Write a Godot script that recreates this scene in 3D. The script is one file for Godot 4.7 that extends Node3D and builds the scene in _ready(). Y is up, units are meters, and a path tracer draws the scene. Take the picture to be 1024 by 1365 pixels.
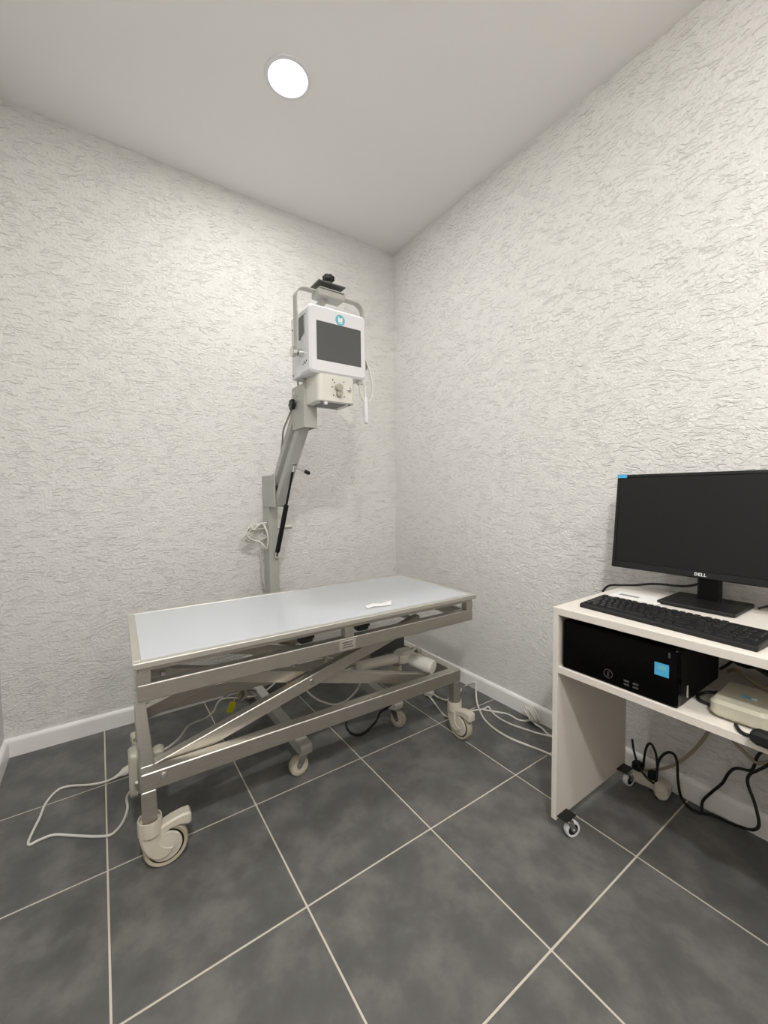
extends Node3D
# An examination room: corner of two plastered walls, tiled floor, lifting table, X-ray stand, computer desk.

# ---------------------------------------------------------------- camera model (photo frame 1024 x 1365)
const FOCAL := 546.452
const EYE := Vector3(-1.7426, 1.1401, 2.3649)
const TURN := Vector3(-0.05115, -0.60648, -0.01048)
const CEIL := 2.782
const LEFT_X := -2.122
const END_Z := 3.70
var eye_basis := Basis.from_euler(TURN)

func ray(u: float, v: float) -> Vector3:
	return eye_basis * Vector3((u - 512.0) / FOCAL, -(v - 682.5) / FOCAL, -1.0)
func at_y(u: float, v: float, y: float) -> Vector3:
	var d := ray(u, v)
	return EYE + d * ((y - EYE.y) / d.y)
func at_z(u: float, v: float, z: float) -> Vector3:
	var d := ray(u, v)
	return EYE + d * ((z - EYE.z) / d.z)
func at_x(u: float, v: float, x: float) -> Vector3:
	var d := ray(u, v)
	return EYE + d * ((x - EYE.x) / d.x)

# ---------------------------------------------------------------- mesh builder
class B:
	var v := PackedVector3Array()          # triangles, counter-clockwise seen from outside
	func closed(t: PackedVector3Array) -> void:
		var c := Vector3.ZERO
		for p in t:
			c += p
		c /= maxf(1.0, t.size())
		var vol := 0.0
		for i in range(0, t.size(), 3):
			vol += (t[i] - c).dot((t[i + 1] - c).cross(t[i + 2] - c))
		if vol < 0.0:
			for i in range(0, t.size(), 3):
				var k := t[i + 1]
				t[i + 1] = t[i + 2]
				t[i + 2] = k
		v.append_array(t)
	func loft(rings: Array, caps := true, around := false) -> void:
		var t := PackedVector3Array()
		var n: int = rings[0].size()
		var m: int = rings.size()
		for i in range(m if around else m - 1):
			var a: PackedVector3Array = rings[i]
			var b: PackedVector3Array = rings[(i + 1) % m]
			for j in n:
				var k := (j + 1) % n
				t.append_array([a[j], a[k], b[k], a[j], b[k], b[j]])
		if caps and not around:
			for e in 2:
				var r: PackedVector3Array = rings[0] if e == 0 else rings[m - 1]
				var c := Vector3.ZERO
				for p in r:
					c += p
				c /= n
				for j in n:
					var k := (j + 1) % n
					if e == 0:
						t.append_array([c, r[k], r[j]])
					else:
						t.append_array([c, r[j], r[k]])
		closed(t)
	func box(c: Vector3, s: Vector3, bev := 0.0, bs := Basis()) -> void:
		var h := s * 0.5
		var e := minf(bev, minf(h.x, minf(h.y, h.z)) * 0.95)
		var rings := []
		if e <= 0.0:
			for y in [-h.y, h.y]:
				rings.append(PackedVector3Array([c + bs * Vector3(-h.x, y, -h.z), c + bs * Vector3(h.x, y, -h.z), c + bs * Vector3(h.x, y, h.z), c + bs * Vector3(-h.x, y, h.z)]))
		else:
			for q in [[-h.y, e], [-h.y + e, 0.0], [h.y - e, 0.0], [h.y, e]]:
				var i: float = q[1]
				var y: float = q[0]
				var X := h.x - i
				var Z := h.z - i
				var ring := PackedVector3Array()
				for p in [Vector2(-X, -Z + e), Vector2(-X + e, -Z), Vector2(X - e, -Z), Vector2(X, -Z + e), Vector2(X, Z - e), Vector2(X - e, Z), Vector2(-X + e, Z), Vector2(-X, Z - e)]:
					ring.append(c + bs * Vector3(p.x, y, p.y))
				rings.append(ring)
		loft(rings)
	func beam(a: Vector3, b: Vector3, w: float, h: float, up := Vector3.UP, bev := 0.002) -> void:
		var x := (b - a).normalized()
		var z := x.cross(up).normalized()
		var y := z.cross(x)
		box((a + b) * 0.5, Vector3((b - a).length(), h, w), bev, Basis(x, y, z))
	func rod(a: Vector3, b: Vector3, r0: float, r1 := -1.0, n := 16) -> void:
		if r1 < 0.0:
			r1 = r0
		var d := (b - a).normalized()
		var s := d.cross(Vector3.UP if absf(d.y) < 0.9 else Vector3.RIGHT).normalized()
		var q := s.cross(d)
		var ra := PackedVector3Array()
		var rb := PackedVector3Array()
		for i in n:
			var f := TAU * i / n
			var o := s * cos(f) + q * sin(f)
			ra.append(a + o * r0)
			rb.append(b + o * r1)
		loft([ra, rb])
	func lathe(prof: Array, o: Vector3, axis: Vector3, n := 32) -> void:
		# prof: Vector2(radius, height along axis), from bottom to top; ends capped
		var d := axis.normalized()
		var s := d.cross(Vector3.UP if absf(d.y) < 0.9 else Vector3.RIGHT).normalized()
		var q := s.cross(d)
		var rings := []
		for p in prof:
			var ring := PackedVector3Array()
			for i in n:
				var f := TAU * i / n
				ring.append(o + d * p.y + (s * cos(f) + q * sin(f)) * maxf(p.x, 0.00005))
			rings.append(ring)
		loft(rings)
	func ring_lathe(prof: Array, o: Vector3, axis: Vector3, n := 32) -> void:
		# a closed profile turned around the axis (a tyre, a trim ring)
		var d := axis.normalized()
		var s := d.cross(Vector3.UP if absf(d.y) < 0.9 else Vector3.RIGHT).normalized()
		var q := s.cross(d)
		var rings := []
		for i in n:
			var f := TAU * i / n
			var ring := PackedVector3Array()
			for p in prof:
				ring.append(o + d * p.y + (s * cos(f) + q * sin(f)) * p.x)
			rings.append(ring)
		var t := PackedVector3Array()
		var m: int = prof.size()
		for i in n:
			var a: PackedVector3Array = rings[i]
			var b: PackedVector3Array = rings[(i + 1) % n]
			for j in m:
				var k := (j + 1) % m
				t.append_array([a[j], a[k], b[k], a[j], b[k], b[j]])
		closed(t)
	func prism(poly: PackedVector2Array, o: Vector3, bs: Basis, h: float, bev := 0.0) -> void:
		# poly in the plane of bs.x / bs.y, pushed out along bs.z from -h/2 to h/2
		var area := 0.0
		var n := poly.size()
		for i in n:
			area += poly[i].cross(poly[(i + 1) % n])
		var ins := PackedVector2Array()
		for i in n:
			var d0 := (poly[i] - poly[(i + n - 1) % n]).normalized()
			var d1 := (poly[(i + 1) % n] - poly[i]).normalized()
			var sgn := 1.0 if area > 0.0 else -1.0
			var n0 := Vector2(-d0.y, d0.x) * sgn
			var n1 := Vector2(-d1.y, d1.x) * sgn
			var nn := (n0 + n1).normalized()
			ins.append(poly[i] + nn * bev / maxf(0.5, nn.dot(n0)))
		var layers := [[ins, -h / 2], [poly, -h / 2 + bev], [poly, h / 2 - bev], [ins, h / 2]] if bev > 0.0 else [[poly, -h / 2], [poly, h / 2]]
		var rings := []
		for l in layers:
			var ring := PackedVector3Array()
			for p in l[0]:
				ring.append(o + bs * Vector3(p.x, p.y, l[1]))
			rings.append(ring)
		var t := PackedVector3Array()
		for i in rings.size() - 1:
			var a: PackedVector3Array = rings[i]
			var b: PackedVector3Array = rings[i + 1]
			for j in n:
				var k := (j + 1) % n
				t.append_array([a[j], a[k], b[k], a[j], b[k], b[j]])
		var cap := Geometry2D.triangulate_polygon(ins if bev > 0.0 else poly)
		var first: PackedVector3Array = rings[0]
		var last: PackedVector3Array = rings[rings.size() - 1]
		for i in range(0, cap.size(), 3):
			var ccw := (poly[cap[i + 1]] - poly[cap[i]]).cross(poly[cap[i + 2]] - poly[cap[i]]) * area > 0.0
			var i1 := cap[i + 1] if ccw else cap[i + 2]
			var i2 := cap[i + 2] if ccw else cap[i + 1]
			t.append_array([last[cap[i]], last[i1], last[i2]])
			t.append_array([first[cap[i]], first[i2], first[i1]])
		closed(t)
	func tube(path: PackedVector3Array, r: float, n := 8) -> void:
		var rings := []
		var up := Vector3.UP
		var d0 := (path[1] - path[0]).normalized()
		if absf(d0.dot(up)) > 0.9:
			up = Vector3.RIGHT
		var s := d0.cross(up).normalized()
		for i in path.size():
			var d := (path[mini(i + 1, path.size() - 1)] - path[maxi(i - 1, 0)]).normalized()
			s = (s - d * s.dot(d)).normalized()
			var q := s.cross(d)
			var ring := PackedVector3Array()
			for j in n:
				var f := TAU * j / n
				ring.append(path[i] + (s * cos(f) + q * sin(f)) * r)
			rings.append(ring)
		loft(rings)
	func mesh(shift := Vector3.ZERO) -> ArrayMesh:
		var nt := v.size() / 3
		var fn := PackedVector3Array()
		var keys := []
		var by := {}
		for i in nt:
			var a := v[i * 3]
			var w := (v[i * 3 + 1] - a).cross(v[i * 3 + 2] - a)
			fn.append(w)
			for k in 3:
				var p := v[i * 3 + k]
				var key := Vector3i(roundi(p.x * 20000.0), roundi(p.y * 20000.0), roundi(p.z * 20000.0))
				keys.append(key)
				if by.has(key):
					by[key].append(i)
				else:
					by[key] = [i]
		var pos := PackedVector3Array()
		var nor := PackedVector3Array()
		for i in nt:
			var me := fn[i].normalized()
			if fn[i].length() < 1e-14:
				continue
			for k in [0, 2, 1]:
				var sum := Vector3.ZERO
				for j in by[keys[i * 3 + k]]:
					if fn[j].normalized().dot(me) > 0.77:
						sum += fn[j]
				pos.append(v[i * 3 + k] - shift)
				nor.append(sum.normalized() if sum.length() > 0.0 else me)
		var arr := []
		arr.resize(Mesh.ARRAY_MAX)
		arr[Mesh.ARRAY_VERTEX] = pos
		arr[Mesh.ARRAY_NORMAL] = nor
		var am := ArrayMesh.new()
		am.add_surface_from_arrays(Mesh.PRIMITIVE_TRIANGLES, arr)
		return am

func rrect(w: float, h: float, r: float, n := 5) -> PackedVector2Array:
	var out := PackedVector2Array()
	for c in [[w / 2 - r, h / 2 - r, 0.0], [-w / 2 + r, h / 2 - r, 90.0], [-w / 2 + r, -h / 2 + r, 180.0], [w / 2 - r, -h / 2 + r, 270.0]]:
		for i in n + 1:
			var f: float = deg_to_rad(c[2] + 90.0 * i / n)
			out.append(Vector2(c[0] + r * cos(f), c[1] + r * sin(f)))
	return out

func curve(pts: Array, steps := 8) -> PackedVector3Array:
	var out := PackedVector3Array()
	var n := pts.size()
	for i in n - 1:
		var p0: Vector3 = pts[maxi(i - 1, 0)]
		var p1: Vector3 = pts[i]
		var p2: Vector3 = pts[i + 1]
		var p3: Vector3 = pts[mini(i + 2, n - 1)]
		for k in steps:
			out.append(p1.cubic_interpolate(p2, p0, p3, float(k) / steps))
	out.append(pts[n - 1])
	return out

# ---------------------------------------------------------------- scene helpers
var taken := {}
func numbered(called: String) -> String:
	var k: int = taken.get(called, 0)
	taken[called] = k + 1
	return called if k == 0 else "%s_%03d" % [called, k]
func tag(o: Node, label: String, category: String, group := "") -> void:
	o.set_meta("label", label)
	o.set_meta("category", category)
	if group != "":
		o.set_meta("group", group)
func thing(called: String, where: Vector3, label: String, category: String, group := "") -> Node3D:
	var o := Node3D.new()
	o.name = numbered(called)
	add_child(o)
	o.position = where
	tag(o, label, category, group)
	return o
# a part given in its parent's own coordinates
func part(called: String, b: B, m: Material, parent: Node) -> MeshInstance3D:
	var o := MeshInstance3D.new()
	o.name = called
	o.mesh = b.mesh()
	o.material_override = m
	parent.add_child(o, true)
	return o
# a part given in world coordinates, under a thing that is only moved, not turned
func wpart(called: String, b: B, m: Material, parent: Node3D) -> MeshInstance3D:
	var o := MeshInstance3D.new()
	o.name = called
	var base := Vector3.ZERO
	var n: Node = parent
	while n != self:
		base += (n as Node3D).position
		n = n.get_parent()
	o.mesh = b.mesh(base)
	o.material_override = m
	parent.add_child(o, true)
	return o
# a whole thing that is one mesh, given in world coordinates
func single(called: String, b: B, m: Material, label: String, category: String, group := "") -> MeshInstance3D:
	var o := MeshInstance3D.new()
	o.name = numbered(called)
	var lo := b.v[0]
	for p in b.v:
		lo = lo.min(p)
	o.mesh = b.mesh(lo)
	o.position = lo
	o.material_override = m
	add_child(o)
	tag(o, label, category, group)
	return o
func struct(called: String, b: B, m: Material) -> MeshInstance3D:
	var o := MeshInstance3D.new()
	o.name = called
	o.mesh = b.mesh()
	o.material_override = m
	add_child(o)
	o.set_meta("kind", "structure")
	return o

func mat(c: Color, rough := 0.5, metal := 0.0, spec := 0.5) -> StandardMaterial3D:
	var m := StandardMaterial3D.new()
	m.albedo_color = c
	m.roughness = rough
	m.metallic = metal
	m.metallic_specular = spec
	return m
func noise_tex(fseed: int, freq: float, ramp: Array, size := 512, oct := 4) -> NoiseTexture2D:
	var n := FastNoiseLite.new()
	n.seed = fseed
	n.frequency = freq
	n.fractal_octaves = oct
	n.fractal_gain = 0.58
	var t := NoiseTexture2D.new()
	t.noise = n
	t.width = size
	t.height = size
	t.seamless = true
	var g := Gradient.new()
	var off := PackedFloat32Array()
	var col := PackedColorArray()
	for r in ramp:
		off.append(r[0])
		col.append(r[1])
	g.offsets = off
	g.colors = col
	t.color_ramp = g
	return t

var M := {}

# scratched "bark" plaster: a height map with worm-like grooves running mostly level
func plaster_texture() -> ImageTexture:
	var S := 2048
	var nz := FastNoiseLite.new()
	nz.seed = 11
	nz.frequency = 0.06
	nz.fractal_octaves = 4
	var im := nz.get_seamless_image(1024, 1024)
	im.convert(Image.FORMAT_L8)
	im.resize(S, S, Image.INTERPOLATE_CUBIC)
	var d := im.get_data()
	for i in d.size():
		d[i] = 142 + (d[i] >> 2) + (d[i] >> 3)
	var rng := RandomNumberGenerator.new()
	rng.seed = 4242
	var bend := FastNoiseLite.new()
	bend.seed = 5
	bend.frequency = 0.0022
	var patch := FastNoiseLite.new()
	patch.seed = 8
	patch.frequency = 0.006
	for n in 7000:
		var x := rng.randf() * S
		var y := rng.randf() * S
		if patch.get_noise_2d(x, y) < -0.12 and rng.randf() < 0.82:
			continue
		var main := bend.get_noise_2d(x, y) * 0.5 + rng.randfn(0.0, 0.10)
		var lean := main
		var length := 10.0 + 95.0 * pow(rng.randf(), 2.4)
		var r := rng.randf_range(2.0, 4.2)
		var depth := rng.randf_range(40.0, 125.0)
		var t := 0.0
		while t < length:
			var taper := clampf(minf(t, length - t) / 5.0, 0.3, 1.0)
			var rr := r * (0.6 + 0.4 * taper)
			var k := ceili(rr)
			for oy in range(-k, k + 1):
				for ox in range(-k, k + 1):
					var q := (ox * ox + oy * oy) / (rr * rr)
					if q < 1.0:
						var id := (posmod(int(y) + oy, S)) * S + posmod(int(x) + ox, S)
						var val := int(205.0 - depth * taper * (1.0 - q))
						if val < d[id]:
							d[id] = val
			x += cos(lean)
			y += sin(lean)
			lean = lerpf(lean, main, 0.10) + rng.randfn(0.0, 0.16)
			t += 1.0
	return ImageTexture.create_from_image(Image.create_from_data(S, S, false, Image.FORMAT_L8, d))

func make_materials() -> void:
	var w := mat(Color(0.90, 0.897, 0.884), 0.92, 0.0, 0.25)
	w.heightmap_enabled = true
	w.heightmap_texture = plaster_texture()
	w.heightmap_scale = 0.66
	w.uv1_triplanar = true
	w.uv1_world_triplanar = true
	w.uv1_scale = Vector3.ONE / 1.05
	M.plaster = w
	M.ceiling = mat(Color(0.945, 0.94, 0.935), 0.9, 0.0, 0.2)
	M.base = mat(Color(0.96, 0.957, 0.95), 0.4)
	M.tiles = []
	for k in 4:
		var t := mat(Color.WHITE, 0.5, 0.0, 0.4)
		t.albedo_texture = noise_tex(20 + k, 0.006, [[0.0, Color(0.345, 0.342, 0.333)], [0.42, Color(0.382, 0.379, 0.370)], [0.6, Color(0.415, 0.411, 0.400)], [1.0, Color(0.475, 0.47, 0.458)]], 1024, 8)
		t.roughness_texture = noise_tex(40 + k, 0.012, [[0.0, Color(0.42, 0.42, 0.42)], [1.0, Color(0.64, 0.64, 0.64)]], 512, 4)
		t.roughness = 1.0
		t.uv1_triplanar = true
		t.uv1_world_triplanar = true
		t.uv1_scale = Vector3.ONE * 0.9
		t.uv1_offset = Vector3(0.37 * k, 0.2 * k, 0.61 * k)
		M.tiles.append(t)
	M.grout = mat(Color(0.80, 0.775, 0.72), 0.9)
	M.steel = mat(Color(0.83, 0.815, 0.78), 0.46, 1.0)
	var br := noise_tex(61, 0.02, [[0.0, Color(0.90, 0.90, 0.90)], [1.0, Color(1.0, 1.0, 1.0)]], 512, 5)
	M.steel.albedo_texture = br
	M.steel.uv1_triplanar = true
	M.steel.uv1_scale = Vector3(1.5, 30.0, 30.0)
	M.edging = mat(Color(0.84, 0.83, 0.80), 0.5, 0.85)
	M.chrome = mat(Color(0.85, 0.85, 0.84), 0.16, 1.0)
	M.panel = mat(Color(0.80, 0.815, 0.835), 0.14, 0.0, 0.5)
	M.caster = mat(Color(0.815, 0.79, 0.73), 0.42)
	M.tread = mat(Color(0.72, 0.69, 0.61), 0.6)
	M.black = mat(Color(0.055, 0.055, 0.055), 0.42)
	M.rubber = mat(Color(0.04, 0.04, 0.04), 0.75)
	M.cable_black = mat(Color(0.05, 0.045, 0.045), 0.5)
	M.cable_white = mat(Color(0.86, 0.85, 0.82), 0.45)
	M.cable_grey = mat(Color(0.58, 0.57, 0.53), 0.5)
	M.cable_beige = mat(Color(0.62, 0.58, 0.50), 0.5)
	M.stand = mat(Color(0.70, 0.70, 0.675), 0.42)
	M.stand_dark = mat(Color(0.36, 0.36, 0.35), 0.5)
	M.body = mat(Color(0.90, 0.90, 0.91), 0.3)
	M.cream = mat(Color(0.87, 0.865, 0.83), 0.34)
	M.cream_dark = mat(Color(0.68, 0.67, 0.62), 0.45)
	M.vent = mat(Color(0.50, 0.50, 0.50), 0.55)
	M.lcd = mat(Color(0.325, 0.33, 0.325), 0.35)
	M.teal = mat(Color(0.42, 0.72, 0.80), 0.4)
	M.print_white = mat(Color(0.94, 0.95, 0.95), 0.5)
	M.print_dark = mat(Color(0.25, 0.25, 0.24), 0.6)
	M.desk = mat(Color(0.885, 0.86, 0.825), 0.5)
	M.screen = mat(Color(0.05, 0.05, 0.047), 0.30)
	M.plastic_black = mat(Color(0.04, 0.04, 0.038), 0.45, 0.0, 0.35)
	M.plastic_matt = mat(Color(0.055, 0.055, 0.053), 0.5)
	M.gloss_black = mat(Color(0.015, 0.015, 0.015), 0.16, 0.0, 0.25)
	M.badge = mat(Color(0.30, 0.30, 0.29), 0.4)
	M.key = mat(Color(0.085, 0.085, 0.085), 0.4)
	M.router = mat(Color(0.78, 0.765, 0.69), 0.42)
	M.paper = mat(Color(0.93, 0.93, 0.92), 0.85)
	M.paper_grey = mat(Color(0.60, 0.60, 0.60), 0.8)
	M.yellow = mat(Color(0.93, 0.92, 0.14), 0.6)
	M.blue = mat(Color(0.30, 0.68, 0.86), 0.45)
	M.strip = mat(Color(0.83, 0.81, 0.76), 0.45)
	M.lamp = mat(Color(1, 1, 1), 0.4)
	M.lamp.emission_enabled = true
	M.lamp.emission = Color(1.0, 0.995, 0.985)
	M.lamp.emission_energy_multiplier = 6.0
	M.wood = mat(Color.WHITE, 0.42)
	M.wood.albedo_texture = noise_tex(77, 0.02, [[0.0, Color(0.52, 0.36, 0.24)], [0.5, Color(0.62, 0.45, 0.31)], [1.0, Color(0.70, 0.53, 0.38)]], 512, 5)
	M.wood.uv1_triplanar = true
	M.wood.uv1_scale = Vector3(6.0, 0.6, 6.0)

func dup_part(src: MeshInstance3D, parent: Node, xf: Transform3D) -> MeshInstance3D:
	var o := MeshInstance3D.new()
	o.name = String(src.name).rstrip("0123456789")
	o.mesh = src.mesh
	o.material_override = src.material_override
	o.transform = xf
	parent.add_child(o, true)
	return o

# ---------------------------------------------------------------- the room
func tile_mesh(w: float, d: float) -> ArrayMesh:
	var b := B.new()
	b.box(Vector3(0, -0.005, 0), Vector3(w, 0.010, d), 0.0012)
	return b.mesh()

func build_room() -> void:
	# floor: a bed of grout with every tile laid on it
	var fl := Node3D.new()
	fl.name = "floor"
	add_child(fl)
	fl.set_meta("kind", "structure")
	var g := B.new()
	g.box(Vector3((LEFT_X) / 2, -0.0515, END_Z / 2), Vector3(-LEFT_X + 0.2, 0.1, END_Z + 0.2))
	part("grout", g, M.grout, fl)
	var xs := [LEFT_X, -1.7644, -1.3144, -0.8645, -0.4145, 0.0]
	var zs := [0.0]
	var z := 0.4565
	while z < END_Z:
		zs.append(z)
		z += 0.45
	zs.append(END_Z)
	var rng := RandomNumberGenerator.new()
	rng.seed = 9
	var meshes := {}
	for i in xs.size() - 1:
		for j in zs.size() - 1:
			var gap := 0.0052
			var w: float = xs[i + 1] - xs[i] - gap
			var d: float = zs[j + 1] - zs[j] - gap
			if w < 0.01 or d < 0.01:
				continue
			var key := Vector2i(roundi(w * 1000), roundi(d * 1000))
			if not meshes.has(key):
				meshes[key] = tile_mesh(w, d)
			var o := MeshInstance3D.new()
			o.name = "tile"
			o.mesh = meshes[key]
			o.material_override = M.tiles[rng.randi() % 4]
			o.position = Vector3((xs[i] + xs[i + 1]) / 2, 0.0, (zs[j] + zs[j + 1]) / 2)
			fl.add_child(o, true)
	var b := B.new()
	b.box(Vector3(LEFT_X / 2, CEIL + 0.05, END_Z / 2), Vector3(-LEFT_X + 0.2, 0.1, END_Z + 0.2))
	struct("ceiling", b, M.ceiling)
	b = B.new()
	b.box(Vector3(LEFT_X / 2, CEIL / 2, -0.05), Vector3(-LEFT_X + 0.2, CEIL, 0.1))
	struct("wall_back", b, M.plaster)
	b = B.new()
	b.box(Vector3(0.05, CEIL / 2, END_Z / 2), Vector3(0.1, CEIL, END_Z))
	struct("wall_right", b, M.plaster)
	b = B.new()
	b.box(Vector3(LEFT_X - 0.05, CEIL / 2, END_Z / 2), Vector3(0.1, CEIL, END_Z))
	struct("wall_left", b, M.plaster)
	b = B.new()
	b.box(Vector3(LEFT_X / 2, CEIL / 2, END_Z + 0.05), Vector3(-LEFT_X + 0.2, CEIL, 0.1))
	struct("wall_front", b, M.plaster)
	# baseboards with a rounded top edge
	var prof := PackedVector2Array([Vector2(0, 0), Vector2(0.016, 0), Vector2(0.016, 0.062), Vector2(0.013, 0.072), Vector2(0.007, 0.078), Vector2(0, 0.079)])
	b = B.new()
	b.prism(prof, Vector3(LEFT_X / 2, 0, 0), Basis(Vector3(0, 0, 1), Vector3.UP, Vector3(-1, 0, 0)), -LEFT_X)
	struct("baseboard_back", b, M.base)
	b = B.new()
	b.prism(prof, Vector3(0, 0, END_Z / 2 + 0.008), Basis(Vector3(-1, 0, 0), Vector3.UP, Vector3(0, 0, -1)), END_Z - 0.016)
	struct("baseboard_right", b, M.base)
	b = B.new()
	b.prism(prof, Vector3(LEFT_X, 0, END_Z / 2 + 0.009), Basis(Vector3(1, 0, 0), Vector3.UP, Vector3(0, 0, 1)), END_Z - 0.018)
	struct("baseboard_left", b, M.base)
	# the brown door behind the photographer, mirrored in the steel of the table
	var dr := Node3D.new()
	dr.name = "door_1"
	dr.position = Vector3(-1.25, 0.0, END_Z)
	add_child(dr)
	dr.set_meta("kind", "structure")
	b = B.new()
	b.box(Vector3(0, 1.02, -0.02), Vector3(0.92, 2.04, 0.04), 0.004)
	part("door_leaf", b, M.wood, dr)
	b = B.new()
	b.box(Vector3(-0.5, 1.06, -0.015), Vector3(0.08, 2.12, 0.03), 0.004)
	b.box(Vector3(0.5, 1.06, -0.015), Vector3(0.08, 2.12, 0.03), 0.004)
	b.box(Vector3(0, 2.08, -0.015), Vector3(0.92, 0.08, 0.03), 0.004)
	part("door_frame", b, M.wood, dr)
	b = B.new()
	b.rod(Vector3(0.38, 1.0, -0.04), Vector3(0.38, 1.0, -0.09), 0.01)
	b.rod(Vector3(0.39, 1.0, -0.085), Vector3(0.27, 1.0, -0.085), 0.009)
	part("door_handle", b, M.chrome, dr)

func ceiling_light(x: float, z: float, label: String, energy: float) -> void:
	var t := thing("ceiling_light", Vector3(x, CEIL, z), label, "light", "round ceiling downlights")
	var b := B.new()
	b.ring_lathe([Vector2(0.076, 0.0), Vector2(0.092, 0.0), Vector2(0.090, -0.004), Vector2(0.080, -0.007), Vector2(0.076, -0.006)], Vector3.ZERO, Vector3.UP, 48)
	part("trim_ring", b, M.body, t)
	b = B.new()
	var prof := [Vector2(0.076, 0.0), Vector2(0.076, -0.003)]
	for i in 7:
		var f := PI / 2 * (i + 1) / 7.0
		prof.append(Vector2(0.076 * cos(f), -0.003 - 0.012 * sin(f)))
	b.lathe(prof, Vector3.ZERO, Vector3.UP, 48)
	part("diffuser", b, M.lamp, t)
	var l := AreaLight3D.new()
	l.name = "light"
	l.area_size = Vector2(0.135, 0.135)
	l.light_color = Color(1.0, 0.995, 0.985)
	l.light_energy = energy
	l.shadow_enabled = true
	l.area_range = 12.0
	l.rotation.x = -PI / 2
	l.position = Vector3(0, -0.0175, 0)
	t.add_child(l)

# ---------------------------------------------------------------- casters
func big_caster(parent: Node3D, at: Vector3, dir: float, k := 1.0) -> void:
	# at: the foot of the leg on the floor; dir: heading of the trail in degrees (0 = +x, 90 = -z ...)
	var c := Node3D.new()
	c.name = "caster"
	parent.add_child(c, true)
	c.position = at
	c.rotation.y = deg_to_rad(dir)
	c.scale = Vector3.ONE * k
	var hub := Vector3(0.040, 0.0625, 0)
	var b := B.new()
	b.ring_lathe([Vector2(0.050, -0.013), Vector2(0.058, -0.016), Vector2(0.0615, -0.012), Vector2(0.0625, 0.0), Vector2(0.0615, 0.012), Vector2(0.058, 0.016), Vector2(0.050, 0.013)], hub, Vector3(0, 0, 1), 40)
	part("tread", b, M.tread, c)
	b = B.new()
	b.lathe([Vector2(0.050, -0.0125), Vector2(0.0515, -0.0115), Vector2(0.0515, 0.0115), Vector2(0.050, 0.0125)], hub, Vector3(0, 0, 1), 40)
	part("rim", b, M.rubber, c)
	b = B.new()
	for s in [-1.0, 1.0]:
		b.lathe([Vector2(0.0445, s * 0.006), Vector2(0.0445, s * 0.0155), Vector2(0.042, s * 0.0185), Vector2(0.032, s * 0.0185), Vector2(0.029, s * 0.0205), Vector2(0.012, s * 0.0215)], hub, Vector3(0, 0, 1), 40)
	part("wheel_cover", b, M.caster, c)
	b = B.new()
	var outer := [Vector2(-0.029, 0.150), Vector2(-0.030, 0.115), Vector2(-0.024, 0.085), Vector2(-0.014, 0.060), Vector2(0.002, 0.040), Vector2(0.022, 0.030), Vector2(0.042, 0.032), Vector2(0.056, 0.043), Vector2(0.062, 0.058), Vector2(0.055, 0.062), Vector2(0.042, 0.067), Vector2(0.030, 0.078), Vector2(0.026, 0.095), Vector2(0.028, 0.112), Vector2(0.029, 0.150)]
	b.prism(PackedVector2Array(outer), Vector3.ZERO, Basis(), 0.048, 0.006)
	part("fork", b, M.caster, c)
	b = B.new()
	b.ring_lathe([Vector2(0.0285, 0.118), Vector2(0.033, 0.118), Vector2(0.0335, 0.150), Vector2(0.0325, 0.162), Vector2(0.0295, 0.162)], Vector3.ZERO, Vector3.UP, 28)
	b.lathe([Vector2(0.0285, 0.118), Vector2(0.0285, 0.146), Vector2(0.027, 0.148)], Vector3.ZERO, Vector3.UP, 28)
	part("collar", b, M.caster, c)
	b = B.new()
	b.prism(PackedVector2Array([Vector2(0.020, 0.100), Vector2(0.024, 0.130), Vector2(0.055, 0.140), Vector2(0.085, 0.145), Vector2(0.107, 0.144), Vector2(0.113, 0.136), Vector2(0.112, 0.110), Vector2(0.104, 0.105), Vector2(0.080, 0.113), Vector2(0.052, 0.112), Vector2(0.036, 0.102)]), Vector3.ZERO, Basis(), 0.040, 0.005)
	part("brake_pedal", b, M.caster, c)

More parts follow.
